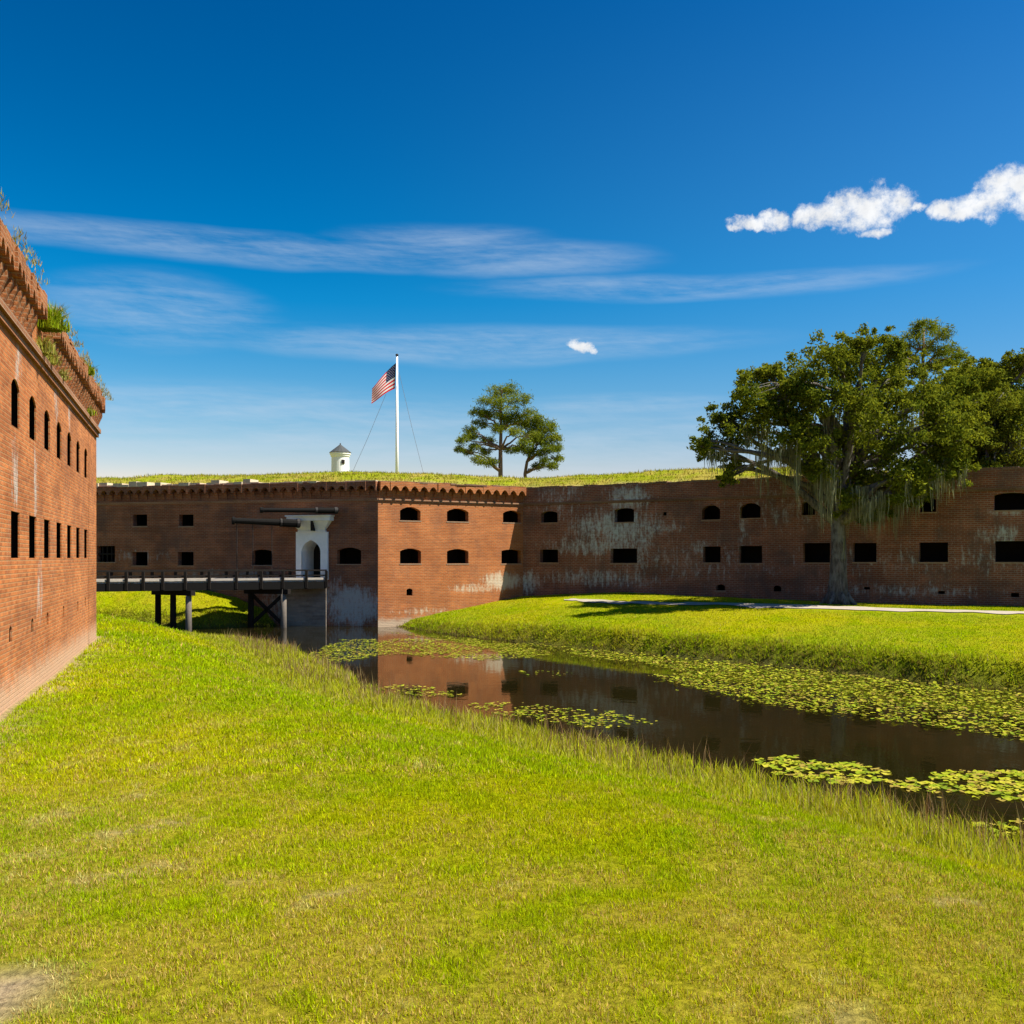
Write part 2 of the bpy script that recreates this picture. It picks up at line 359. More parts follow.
def build_water():
    mb = MB(); mb.face([(-90,-60,WATER),(95,-60,WATER),(95,78,WATER),(-90,78,WATER)])
    m, N, p = new_mat('moat_water'); co = N.new('ShaderNodeTexCoord').outputs['Object']
    n = N.noise(co, .35, 3); N.l.new(N.mix(n, (.007,.0055,.0015), (.013,.011,.003)), p.inputs['Base Color'])
    p.inputs['Roughness'].default_value = .03; p.inputs['IOR'].default_value = 1.33
    x, y, z = N.sep(co)
    bp = N.new('ShaderNodeBump'); bp.inputs['Strength'].default_value = .05; bp.inputs['Distance'].default_value = .05
    N.l.new(N.noise(N.xyz(N.m('MULTIPLY', x, 1.), N.m('MULTIPLY', y, .7), 0.), 2.6, 3), bp.inputs['Height']); N.l.new(bp.outputs[0], p.inputs['Normal'])
    tag(mb.build('water', m), kind='structure')
build_water()
def build_path():
    px = [(564,600.0,.25),(578,600.4,.9),(600,601.8,1.1),(630,603,.9),(690,604.5,.9),(760,606.5,1.0),(840,608.5,1.1),(940,611,1.1),(1030,613.5,1.1),(1200,620,1.2)]
    L = []; Rr = []
    for x, y, w in px:
        Ys = np.arange(36, 66, .05); gz = ground_z((x-512)/F*Ys, Ys)[0]; hit = np.nonzero(gz >= EYE-(y-HZ)/F*Ys)[0]
        Y = float(Ys[hit[0]]) if len(hit) else 50.
        L.append((x, Y-w*.85)); Rr.append((x, Y+w*.85))
    def dens(A):
        out = []
        for (x0, y0), (x1, y1) in zip(A, A[1:]):
            for k in range(10): t = k/10; out.append((x0+(x1-x0)*t, y0+(y1-y0)*t))
        return out + [A[-1]]
    L = dens(L); Rr = dens(Rr); V = []
    for k, ((xa, ya), (xb, yb)) in enumerate(zip(L, Rr)):
        j = (vnoise(np.array([k*.37]), np.array([3.]))[0]-.5)*.7
        j2 = (vnoise(np.array([k*.37]), np.array([9.]))[0]-.5)*.7
        cx = ((xa-512)/F)*((ya+yb)/2)
        for t in range(5):
            y = ya+j + (yb+j2-ya-j)*t/4; V.append((cx, y))
    V = np.array(V); z = ground_z(V[:, 0], V[:, 1])[0] + .035
    n = len(L); Fc = [[i*5+t, (i+1)*5+t, (i+1)*5+t+1, i*5+t+1] for i in range(n-1) for t in range(4)]
    o = link_mesh('path', np_mesh('path', np.column_stack([V, z]), Fc, None, True), M_PATH); tag(o, kind='structure')
    return V
PATHV = build_path()

# ------------------------------------------------------------------ brick walls
def wall_mesh(length, z0, z1, ops):
    """front face of a wall in local x, z with openings (x0, x1, za, zb, rise)"""
    mb = MB(); eps = 1e-4
    us = sorted({0., length, *[o[0] for o in ops], *[o[1] for o in ops]}); zs = sorted({z0, z1, *[o[2] for o in ops], *[o[3] for o in ops]})
    for a, b in zip(us, us[1:]):
        if b-a < eps: continue
        run = None
        for c, d in zip(zs, zs[1:]):
            inside = any(o[0]-eps < a and b < o[1]+eps and o[2]-eps < c and d < o[3]+eps for o in ops)
            if inside:
                if run: mb.face([(a,0,run[0]),(b,0,run[0]),(b,0,run[1]),(a,0,run[1])]); run = None
            else: run = (run[0] if run else c, d)
        if run: mb.face([(a,0,run[0]),(b,0,run[0]),(b,0,run[1]),(a,0,run[1])])
    for (x0, x1, za, zb, rise) in ops:
        if rise > 0:
            arc = arch_pts(x0, x1, zb, rise)
            for p, q in zip(arc, arc[1:]): mb.face([(p[0],0,p[1]),(q[0],0,q[1]),(q[0],0,zb),(p[0],0,zb)])
    mb.box(0, length, 2.25, 2.4, z0, z1-.3)          # inner skin gives the wall its body
    return mb
def arch_pts(x0, x1, zb, rise, n=8):
    return [(x0+(x1-x0)*k/n, zb-rise+rise*math.sin(math.pi*k/n)**.75) for k in range(n+1)]
def embrasure(parent, op, mats, tun=.55, deep=1.5, splay=.0):
    x0, x1, za, zb, rise = op; mb = MB()
    out = [(x0, za), (x1, za)] + ([(x, z) for x, z in arch_pts(x0, x1, zb, rise)][::-1] if rise > 0 else [(x1, zb), (x0, zb)])
    cx = (x0+x1)/2; k = 1-splay
    inn = [(cx+(x-cx)*k, z) for x, z in out]
    n = len(out)
    for i in range(n):
        a, b = out[i], out[(i+1)%n]; c, d = inn[i], inn[(i+1)%n]
        mb.face([(a[0],0,a[1]),(c[0],tun,c[1]),(d[0],tun,d[1]),(b[0],0,b[1])], 0)
    # dark chamber behind the throat
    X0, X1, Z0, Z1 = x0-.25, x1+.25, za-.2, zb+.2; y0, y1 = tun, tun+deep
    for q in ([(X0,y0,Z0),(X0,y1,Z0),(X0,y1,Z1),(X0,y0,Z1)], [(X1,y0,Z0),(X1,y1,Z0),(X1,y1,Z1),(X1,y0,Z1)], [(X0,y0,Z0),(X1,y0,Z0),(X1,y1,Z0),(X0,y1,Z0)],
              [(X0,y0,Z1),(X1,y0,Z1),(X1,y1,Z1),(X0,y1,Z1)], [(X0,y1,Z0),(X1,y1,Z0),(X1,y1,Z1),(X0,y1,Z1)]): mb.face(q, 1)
    # chamber front around the throat
    ring = [(X0, Z0), (X1, Z0), (X1, Z1), (X0, Z1)]
    bx = [(min(p[0] for p in inn), za), (max(p[0] for p in inn), za), (max(p[0] for p in inn), zb), (min(p[0] for p in inn), zb)]
    for i in range(4):
        a, b = ring[i], ring[(i+1)%4]; c, d = bx[i], bx[(i+1)%4]
        mb.face([(a[0],y0,a[1]),(b[0],y0,b[1]),(d[0],y0,d[1]),(c[0],y0,c[1])], 1)
    if x1-x0 > .5 and tun > .1: mb.box(x0-.05, x1+.05, -.02, .06, za-.075, za-.004, 2)
    return mb.build('embrasure' if (x1-x0) > .5 else 'drain_hole', mats, parent)
def sill_lintel(mb, op, proud=.015):
    x0, x1, za, zb, rise = op
    mb.box(x0-.06, x1+.06, -.03, .12, za-.09, za-.004)
def corbel_table(length, zs, sp, cw, o, spring, top, jitter=.0, skip=(), tip=.10, cdepth=.55, fin=False):
    """brick corbels carrying small arches and the parapet; local frame, wall face at y=0"""
    mb = MB(); n = max(1, int(round(length/sp))); sp = length/n; r = (sp-tip)/2
    for i in range(n+1):
        x = i*sp
        if any(a <= x <= b for a, b in skip): continue
        a, b = max(0, x-cw/2), min(length, x+cw/2); od = o*cdepth
        if fin:                               # one sloping bracket
            z0, z1, zt = zs+.10, zs+spring-.12, zs+spring+r*.6
            P = lambda X: [(X,.02,z0),(X,-.05,z0),(X,-od,z1),(X,-od,zt),(X,.02,zt)]
            A, B = P(a), P(b); mb.face(A); mb.face(B[::-1])
            for k in range(4): mb.face([A[k], B[k], B[k+1], A[k+1]])
        else:
            steps = 4; h0 = .12
            for k in range(steps):
                z0 = zs+h0+(spring+r*.5-h0)*k/steps; z1 = zs+h0+(spring+r*.5-h0)*(k+1)/steps
                mb.box(a, b, -od*(k+1)/steps, 0.02, z0, z1-.002)
    for i in range(n):
        x0 = i*sp; x1 = x0+sp
        if any(a <= (x0+x1)/2 <= b for a, b in skip): continue
        oo = o + RNG.uniform(-1, 1)*jitter; tt = top + RNG.uniform(-1, 1)*jitter*1.2
        xa, xb = x0+tip/2, x1-tip/2; prof = [(x0, zs+spring)] + [(xa+(xb-xa)*k/8, zs+spring+r*math.sin(math.pi*k/8)**.8*1.1) for k in range(9)] + [(x1, zs+spring)]
        for p, q in zip(prof, prof[1:]):
            mb.face([(p[0],-oo,p[1]),(q[0],-oo,q[1]),(q[0],-oo,zs+tt),(p[0],-oo,zs+tt)])
            mb.face([(p[0],-oo,p[1]),(p[0],.02,p[1]),(q[0],.02,q[1]),(q[0],-oo,q[1])])
        mb.face([(x0,-oo,zs+tt),(x1,-oo,zs+tt),(x1,.9,zs+tt),(x0,.9,zs+tt)])
        for xe in (x0, x1): mb.face([(xe,-oo,zs+spring),(xe,-oo,zs+tt),(xe,.9,zs+tt),(xe,.9,zs+spring)])
    mb.box(0, length, .3, .895, zs, zs+top-jitter*1.3-.02)
    return mb
def ops_from(P0, P1, lst, rise=.0):
    out = []
    for a, b, ya, yb, rs in lst:
        t0, Ya = ray_wall(a, P0, P1); t1, Yb = ray_wall(b, P0, P1); Ym = (Ya+Yb)/2
        out.append((min(t0,t1), max(t0,t1), EYE+(HZ-yb)/F*Ym, EYE+(HZ-ya)/F*Ym, rs))
    return out
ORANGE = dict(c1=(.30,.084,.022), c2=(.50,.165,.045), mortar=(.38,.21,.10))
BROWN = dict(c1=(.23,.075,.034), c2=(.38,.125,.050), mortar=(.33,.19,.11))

# ---- the long fort
M_PIER = brick_mat('pier_masonry', (.22,.17,.13), (.36,.31,.25), (.28,.25,.21), dark=.5, seed=11., bh=.16, bw=.5, streak=.4)
ZS = EYE+3.70                              # string course
FB = Vector((C.x, C.y, WATER-.6))
fort = empty('brick_fort', FB, 'two storey brick fort across the moat with a white gateway and a grassed top', 'fort')
def local_stains(P0, P1, lst):
    o = []
    for px, py, rx, ry, am in lst:
        t, Y = ray_wall(px, P0, P1); o.append((t, EYE+(HZ-py)/F*Y, rx/F*Y*1.15, ry/F*Y, am))
    return o
gate_ops = ops_from(G0, C, [(133,147,514.5,526,0),(179,193.5,514.5,526,0),(132.5,147.5,552,565.5,0),(178,193.5,552,565.5,0),(252,272,549.5,565,.12),(337,361,547.5,564,.2),(97,115,546,562,0)])
DOOR = ops_from(G0, C, [(302.5,321.5,540,579.5,.0)])[0]
SILL = EYE-1.36
DOOR = (DOOR[0], DOOR[1], SILL, DOOR[3], .62)
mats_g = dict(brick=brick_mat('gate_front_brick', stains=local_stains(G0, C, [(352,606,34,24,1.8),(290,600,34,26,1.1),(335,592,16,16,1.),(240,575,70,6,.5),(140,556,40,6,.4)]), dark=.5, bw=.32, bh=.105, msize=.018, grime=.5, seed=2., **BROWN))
def fort_wall(P0, P1, ops, mats, label, ctab, door=None):
    allops = ops + ([door] if door else [])
    d = P1-P0; me = wall_mesh(d.length, WATER-.6, ZS+.6, allops)
    w = me.build('wall', mats['brick'], fort); w.location = (P0.x-FB.x, P0.y-FB.y, -FB.z); w.rotation_euler = (0, 0, math.atan2(d.y, d.x)); w['label'] = label
    for op in ops: embrasure(w, op, [mats['brick'], M_DARK, M_SILL], .42 if op[1]-op[0] > .5 else .15)
    mb = MB(); mb.box(0, d.length, -.10, .02, ZS-.09, ZS+.0); mb.box(0, d.length, -.05, .02, ZS-.17, ZS-.092)
    mb.build('string_course', mats['trim'], w)
    if ctab:
        corbel_table(d.length, ZS, .66, .20, .40, .48, 1.04, .03).build('corbelled_parapet', mats['brick'], w)
        mb = MB(); x = 0
        while x < d.length:
            l = RNG.uniform(.35, .8); h = RNG.uniform(.0, .16)*(1.9 if ctab == 'rough' and x < 30 else .5); mb.box(x, min(d.length, x+l-.02), -.36+RNG.uniform(-.1, .12), .8, ZS+.99, ZS+1.06+h); x += l
        mb.build('coping', mats['cope'], w)
    else:
        mb = MB(); mb.box(0, d.length, -.07, .9, ZS+.002, ZS+.98)
        mb.build('parapet', mats['brick'], w)
        mb = MB(); x = 0
        while x < d.length:
            l = RNG.uniform(.3, .9); mb.box(x, min(d.length, x+l-.015), -.09+RNG.uniform(-.03, .05), .8, ZS+.95, ZS+1.0+RNG.uniform(.0, .09)); x += l
        mb.build('coping', mats['cope'], w)
    return w
M_TRIMG = brick_mat('trim_brick', (.26,.12,.06), (.38,.19,.10), (.36,.27,.19), dark=.7, seed=5.)
M_COPE_D = brick_mat('coping_dark', (.14,.075,.05), (.25,.13,.08), (.26,.2,.14), dark=.6, seed=8.)
mats_g.update(trim=M_TRIMG, cope=M_STONE)
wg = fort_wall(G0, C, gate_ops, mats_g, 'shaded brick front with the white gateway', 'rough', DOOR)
flank_ops = ops_from(C, K, [(400,420.5,507,520.5,.25),(447,468.5,508.5,521.5,.22),(503,521,510.5,522.5,.2),(400,421,548.5,563.5,.18),(447,468.5,549,563.5,.16),(501.5,521,549.5,563.5,.1),(406.5,412.5,588.5,595.5,.08)])
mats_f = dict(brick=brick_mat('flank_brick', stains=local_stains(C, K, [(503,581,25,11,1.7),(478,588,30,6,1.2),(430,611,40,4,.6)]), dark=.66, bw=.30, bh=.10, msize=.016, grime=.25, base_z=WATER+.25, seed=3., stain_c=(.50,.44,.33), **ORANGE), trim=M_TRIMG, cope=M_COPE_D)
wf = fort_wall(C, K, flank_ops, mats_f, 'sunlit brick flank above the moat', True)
cur_ops = ops_from(K, E2, [(541,557.5,511,522.5,.15),(614.5,634,508,522,.12),(702,720,505,519.5,.28),(740,760.5,503,518,.26),(802,815,501,515,.12),(920,936,498,512,.1),(994,1028,492.5,510,.12),
    (540,558,549.5,562.5,0),(610.5,637,548.5,563,0),(703,720.5,546.5,562.5,0),(739,762,546,563,0),(803,830,543,562.5,0),(853,876.5,543,562,0),(919,948,542.5,562,0),(995,1029,541,562,0),(1080,1116,540,562,0),
    (663,666.5,512,515.5,0),(716,725,584.5,590.5,.1),(773.5,781,585.5,591.5,.1),(723.5,727.5,490,493.5,0),(864,870,587,589.5,0),(938,945,591,594,0),(1011,1019,593,597,0)])
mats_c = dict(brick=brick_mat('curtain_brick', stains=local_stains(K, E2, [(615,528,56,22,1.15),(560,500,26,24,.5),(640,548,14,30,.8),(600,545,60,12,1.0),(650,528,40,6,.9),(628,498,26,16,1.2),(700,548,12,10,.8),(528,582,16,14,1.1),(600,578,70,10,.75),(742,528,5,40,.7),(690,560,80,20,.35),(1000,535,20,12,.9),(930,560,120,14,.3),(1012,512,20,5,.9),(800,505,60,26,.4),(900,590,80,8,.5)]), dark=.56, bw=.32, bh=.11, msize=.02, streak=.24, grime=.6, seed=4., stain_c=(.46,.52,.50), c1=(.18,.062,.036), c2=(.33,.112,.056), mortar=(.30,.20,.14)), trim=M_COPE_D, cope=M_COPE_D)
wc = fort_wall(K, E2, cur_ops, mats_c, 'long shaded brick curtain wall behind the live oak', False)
# grille in the far left opening
op = gate_ops[-1]; mb = MB()
for k in range(1, 4): x = op[0]+(op[1]-op[0])*k/4; mb.box(x-.04, x+.04, .12, .2, op[2], op[3])
mb.box(op[0], op[1], .1, .22, (op[2]+op[3])/2-.05, (op[2]+op[3])/2+.05); mb.build('shutter_frame', M_WOOD, wg)
# white gateway with a pointed arch
def gateway():
    x0, x1, za, zb, rise = DOOR; cx = (x0+x1)/2
    ga, gb = ops_from(G0, C, [(297,328.5,532,579.5,0)])[0][:2]; ztop = EYE+(HZ-532)/F*63.1
    gw = bpy.data.objects.new('gateway', None); COL.objects.link(gw); gw.parent = fort; gw.location = wg.location; gw.rotation_euler = wg.rotation_euler
    gw['label'] = 'white gateway with a pointed arch and bracketed cornice'
    spring = zb-.75
    def arc(n=10):
        L = []; w = (x1-x0)
        for k in range(n+1):
            t = k/n; a = t*math.acos(.5) ; L.append((x0+w*(1-math.cos(a)), spring+(zb-spring)*math.sin(a)/math.sin(math.acos(.5))))
        return L + [(x1-(p[0]-x0), p[1]) for p in L[::-1][1:]]
    A = arc(); mb = MB(); y = -.16
    mb.box(ga, x0, y, .03, za, ztop); mb.box(x1, gb, y, .03, za, ztop)
    for p, q in zip(A, A[1:]):
        mb.face([(p[0],y,p[1]),(q[0],y,q[1]),(q[0],y,ztop),(p[0],y,ztop)])
    mb.face([(x0,y,ztop),(x1,y,ztop),(x1,.03,ztop),(x0,.03,ztop)])
    mb.build('arch_surround', M_WHITE, gw)
    mb = MB(); prof = [(x0, za)] + A + [(x1, za)]
    for p, q in zip(prof, prof[1:]): mb.face([(p[0],y,p[1]),(p[0],1.6,p[1]),(q[0],1.6,q[1]),(q[0],y,q[1])])
    mb.build('passage_reveal', M_WHITE, gw)
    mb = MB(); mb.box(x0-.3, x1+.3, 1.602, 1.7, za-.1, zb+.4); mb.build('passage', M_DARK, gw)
    # floor of the passage
    mb = MB(); mb.box(x0-.02, x1+.02, y, 1.6, za-.12, za-.003); mb.build('threshold', M_STONE, gw)
    # bracketed cornice: splayed block, slab, two corner brackets
    w = (gb-ga); mb = MB(); m0, m1 = ga+.02*w, gb-.02*w
    zc0 = ztop; zc1 = EYE+(HZ-521)/F*63.1; zc2 = EYE+(HZ-515.5)/F*63.1
    lo = [(m0+.16,-.16),(m1-.16,-.16),(m1-.16,.02),(m0+.16,.02)]; hi = [(m0-.34,-.52),(m1+.30,-.52),(m1+.30,.02),(m0-.34,.02)]
    mb.box(m0+.1, m1-.1, -.2, .02, zc0+.003, zc0+.1)
    for i in range(4):
        a, b, c, d = lo[i], lo[(i+1)%4], hi[(i+1)%4], hi[i]; mb.face([(*a,zc0+.1),(*b,zc0+.1),(*c,zc1),(*d,zc1)])
    mb.build('bracket', M_WHITE, gw)
    mb = MB(); mb.box(m0-.46, m1+.40, -.62, .02, zc1+.002, zc2-.08); mb.box(m0-.54, m1+.46, -.70, .02, zc2-.078, zc2); mb.build('cornice', M_WHITE, gw)
    pa, pb = ops_from(G0, C, [(286,327,585,627,0)])[0][:2]; mb = MB(); mb.box(pa, pb, -.16, .02, WATER-.6, SILL-.42); mb.box(pa-.05, pb+.05, -.24, .02, SILL-.418, SILL-.13)
    ob_ = mb.build('abutment', M_PIER, gw)
    # dark slot for the lifting beam
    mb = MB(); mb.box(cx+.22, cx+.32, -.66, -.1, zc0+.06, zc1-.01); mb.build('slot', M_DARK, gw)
gateway()

# ---- grass topped rampart behind the parapets
def offset_poly(pts, d):
    out = []
    for i, p in enumerate(pts):
        a = (pts[i]-pts[i-1]).normalized() if i else None; b = (pts[i+1]-pts[i]).normalized() if i < len(pts)-1 else None
        na = Vector((-a.y, a.x)) if a else None; nb = Vector((-b.y, b.x)) if b else None
        if na is None: n = nb; k = 1
        elif nb is None: n = na; k = 1
        else: n = (na+nb).normalized(); k = 1/n.dot(na)
        out.append(p + n*d*k)
    return out
RZ = lambda d: ZS + .93 + float(np.interp(d, [.5, 1.5, 3., 5., 7.5, 10, 40], [0, .3, .75, 1.15, 1.42, 1.35, .6]))
def build_rampart():
    fine = []
    for a, b in ((G0, C), (C, K), (K, E2)):
        n = int((b-a).length/.6); fine.append((a, b, n))
    corners = [G0, C, K, E2]; ds = [.55,.8,1.2,1.8,2.5,3.3,4.2,5.2,6.2,7.5,9,12,18,28]
    rows = [offset_poly(corners, d) for d in ds]; V = []; colr = []
    for row, d in zip(rows, ds):
        for (a, b, n), k in zip(fine, range(3)):
            for i in range(n + (k == 2)):
                p = row[k] + (row[k+1]-row[k])*(i/n); V.append((p.x, p.y, RZ(d)))
    nx = sum(f[2] for f in fine)+1; V = np.array(V)
    nz = fbm(V[:, 0]*.35, V[:, 1]*.35, 4)-.5
    V[:, 2] += nz*np.where(V[:, 2] > ZS+1.1, .55, .05)
    V[:, 2] = ZS+.93+(V[:, 2]-ZS-.93)*(1-.65*sstep(17, 25, V[:, 0]))
    n2 = fbm(V[:, 0]*1.1+9, V[:, 1]*1.1, 3)
    lush = np.array([.22,.25,.012]); dry = np.array([.33,.26,.06]); earth = np.array([.10,.05,.028])  # bare earth colour is darkened to carry the shade of the trees above
    a = sstep(.42, .66, n2)[:, None]*.8; cc = lush*(1-a)+dry*a
    low = sstep(ZS+1.35, ZS+1.0, V[:, 2]+(n2-.5)*.5)[:, None]*.75; cc = cc*(1-low)+np.array([.36,.27,.15])*low
    r = sstep(22.5, 25.5, V[:, 0]+(n2-.5)*3)[:, None]; cc = cc*(1-r)+earth*r
    i = np.arange(len(ds)-1)[:, None]*nx + np.arange(nx-1)[None]; Fc = np.stack([i, i+1, i+1+nx, i+nx], -1).reshape(-1, 4)
    m, N, p = new_mat('rampart_turf'); co = N.new('ShaderNodeTexCoord').outputs['Object']
    at_ = N.new('ShaderNodeAttribute', attribute_name='tint'); n = N.noise(co, 7., 6, .7)
    N.l.new(N.mix(N.ramp(n, .3, .7), N.mix(1., at_.outputs['Color'], (.6,.6,.6), 'MULTIPLY'), at_.outputs['Color']), p.inputs['Base Color']); p.inputs['Roughness'].default_value = 1; p.inputs['Specular IOR Level'].default_value = 0
    tag(link_mesh('terrain', np_mesh('terrain', V, Fc, cc, True), m), kind='structure')
    return V, cc
RAMP_V, RAMP_C = build_rampart()

# ---- the near bastion wall on the left
LZS = EYE+4.12
LB = Vector((L1.x, L1.y, 0))
bast = empty('brick_bastion', LB, 'tall sunlit orange brick bastion at the left with two rows of narrow openings', 'fort')
LEN = (L1-L0).length
def lt(t): return LEN-t                      # t metres back from the far corner
l_ops = []
for k in range(15):
    t = 3.15+1.96*k; l_ops += [(lt(t)-.45, lt(t)+.45, EYE-.0, EYE+.82, 0), (lt(t)-.42, lt(t)+.42, EYE+2.32, EYE+3.18, .16)]
for t, z in [(3.3,-1.27),(5.2,-1.3),(8.2,-1.29),(10.9,-1.31),(13.0,-1.32),(15.4,-1.32),(18.3,-1.3),(21,-1.3)]:
    l_ops.append((lt(t)-.13, lt(t)+.13, EYE+z-.14, EYE+z+.14, .05))
lst = [(lt(t), z, .45, .8, .9) for t, z in ((15,4.1),(12.6,4.0),(14.6,6.3),(12.0,1.9),(9.5,6.4),(7,6.5),(17,2.3))]
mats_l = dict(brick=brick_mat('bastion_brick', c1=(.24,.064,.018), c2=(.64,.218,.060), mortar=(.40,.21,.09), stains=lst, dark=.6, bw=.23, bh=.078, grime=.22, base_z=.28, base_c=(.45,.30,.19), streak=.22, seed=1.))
d = L1-L0
w = wall_mesh(LEN, -.6, LZS+.9, l_ops).build('wall', mats_l['brick'], bast)
w.location = (L0.x-LB.x, L0.y-LB.y, 0); w.rotation_euler = (0, 0, math.atan2(d.y, d.x))
for op in l_ops: embrasure(w, op, [mats_l['brick'], M_DARK, M_SILL], .03, 1.5)
M_STRL = brick_mat('bastion_string', (.26,.10,.045), (.36,.16,.07), (.36,.25,.16), dark=.6, seed=6.)
mb = MB(); mb.box(0, LEN+.12, -.13, .02, LZS-.13, LZS); mb.box(0, LEN+.06, -.07, .02, LZS-.26, LZS-.132); mb.build('string_course', M_STRL, w)
M_CORB = brick_mat('bastion_corbel', (.26,.090,.03), (.42,.16,.055), (.38,.22,.12), dark=.6, seed=7.)
gap = [(lt(13.3), lt(11.6))]
corbel_table(LEN, LZS, .44, .17, .29, .52, .95, .035, gap, .10, .62, True).build('corbelled_parapet', M_CORB, w)
for xa, xb in ((0., gap[0][0]-.2), (gap[0][1], LEN)):
    mb = MB(); x = xa
    while x < xb:
        l = RNG.uniform(.16, .42); mb.box(x, min(xb, x+l-.03), -.25+RNG.uniform(-.05, .06), .7, LZS+.88, LZS+.93+RNG.uniform(.0, .10)); x += l
    mb.build('coping', M_CORB, w)
# return wall round the far corner and the earth top
rd = Vector((LD.y, -LD.x))*-1                 # away from the moat
P1 = L1; P2 = L1 + rd*24
w2 = wall_mesh(24, -.6, LZS+.9, []).build('return_wall', mats_l['brick'], bast); dd = P2-P1
w2.location = (0, 0, 0); w2.rotation_euler = (0, 0, math.atan2(dd.y, dd.x))
corbel_table(24, LZS, .44, .17, .29, .52, .95, .035, (), .10, .62, True).build('corbelled_parapet', M_CORB, w2)
mb = MB(); mb.box(0, 24, -.13, .02, LZS-.13, LZS); mb.build('string_course', M_STRL, w2)
mb = MB()
q = lambda t, s, z: (L1 + LD*(-t) + rd*s - L1).to_3d() + Vector((0, 0, z))
mb.face([q(.4,.4,LZS+1.0), q(37,.4,LZS+1.0), q(37,3,LZS+1.2), q(3,3,LZS+1.2)]); mb.face([q(3,3,LZS+1.2), q(37,3,LZS+1.2), q(37,24,LZS+1.2), q(3,24,LZS+1.2)]); mb.face([q(.4,.4,LZS+1.0), q(3,3,LZS+1.2), q(3,24,LZS+1.2), q(.4,24,LZS+1.0)])
M_TOP = plain('earth_top', (.16,.17,.04), 1., .4, 3.); mb.build('earth_top', M_TOP, bast)

# ------------------------------------------------------------------ timber bridge
def build_bridge():
    A = Vector((-.417*56.5, 56.5)); tB, YB = ray_wall(329, G0, C); gd = (C-G0).normalized(); out = Vector((gd.y, -gd.x))
    B = G0+gd*tB+out*.35; tB2, _ = ray_wall(296, G0, C); B2 = G0+gd*tB2+out*.35
    dr = (A-B).normalized(); A = B + dr*24; side = Vector((dr.y, -dr.x))
    if side.y < 0: side = -side
    A2 = A + side*2.4
    base = Vector((B.x, B.y, WATER)); zt = SILL
    br = empty('timber_bridge', base, 'dark timber footbridge with railings crossing the moat to the white gateway', 'bridge')
    P = lambda p, z: Vector((p.x-base.x, p.y-base.y, z-base.z))
    mb = MB(); n = 110                        # deck boards
    for k in range(n):
        t0, t1 = k/n, (k+.93)/n; a, b, c, e = B+(A-B)*t0, B+(A-B)*t1, B2+(A2-B2)*t1, B2+(A2-B2)*t0; j = RNG.uniform(-.012, .012)
        top = [P(p, zt+j) for p in (a, b, c, e)]; bot = [P(p, zt-.09+j) for p in (a, b, c, e)]
        mb.face(top[::-1]); mb.face(bot)
        for i in range(4): mb.face([bot[i], bot[(i+1)%4], top[(i+1)%4], top[i]])
    mb.build('deck', M_DECK, br)
    for s in (.03, .5, .97):
        mb = MB(); a = B+(B2-B)*s; b = A+(A2-A)*s; mb.beam(P(a, zt-.33), P(b, zt-.33), .28, .44); mb.build('girder', M_BEAM, br)
    # railing, front and back
    L = (A-B).length; fr = [ray_wall(px, B, A)[0] for px in (326,306,282.5,261,236,209,185,162.5,143,126,108)]; fr += [fr[-1]+1.15*k for k in range(1, 7)]
    for p0, p1, ts in ((B, A, fr), (B2, A2, [t*.97+.15 for t in fr])):
        LL = (p1-p0).length
        for t in ts:
            if t < 0 or t > LL: continue
            p = p0+(p1-p0)*(t/LL); o = side*(.06 if p0 is B else -.06)
            mb = MB(); mb.beam(P(p-o*1.6, zt-.5), P(p-o*1.6, zt+.56), .15, .15); mb.build('post', M_WOOD, br)
        mb = MB(); mb.beam(P(p0, zt+.60), P(p1, zt+.60), .17, .09); mb.build('handrail', M_WOOD, br)
        mb = MB(); mb.beam(P(p0, zt+.28), P(p1, zt+.28), .07, .08); mb.build('midrail', M_WOOD, br)
        mb = MB(); mb.beam(P(p0, zt+.075), P(p1, zt+.075), .12, .13); mb.build('kerb_rail', M_DECK, br)
    def bent(px, n, brace, span=(-.35, 1.1)):
        t = ray_wall(px, B, A)[0]; s = t/L; f = B+(A-B)*s; k = B2+(A2-B2)*s; ax = k-f
        pts = [f+ax*(span[0]+(span[1]-span[0])*i/(n-1)) for i in range(n)]
        mb = MB(); e = ax.normalized()*.4; mb.beam(P(pts[0]-e, zt-.70), P(pts[-1]+e, zt-.70), .34, .3); mb.build('cap_beam', M_WOOD, br)
        for i, p in enumerate(pts):
            mb = MB(); mb.tube([P(p, WATER-1.2), P(p, WATER+.9), P(p, zt-.55)], [.2,.185,.175], 9); o = mb.build('pile', M_WOODL if i == 0 else M_WOOD, br, True)
            if i == 0: o['label'] = 'pale weathered front pile'
        if brace:
            for a, b in ((0, -1), (-1, 0)):
                mb = MB(); mb.beam(P(pts[a], zt-.85), P(pts[b], WATER+.15), .1, .2); mb.build('brace', M_WOOD, br)
    bent(188, 3, False, (-.02, 1.25)); bent(283, 2, True, (-.02, 1.05))
    return B, B2
BR_B, BR_B2 = build_bridge()
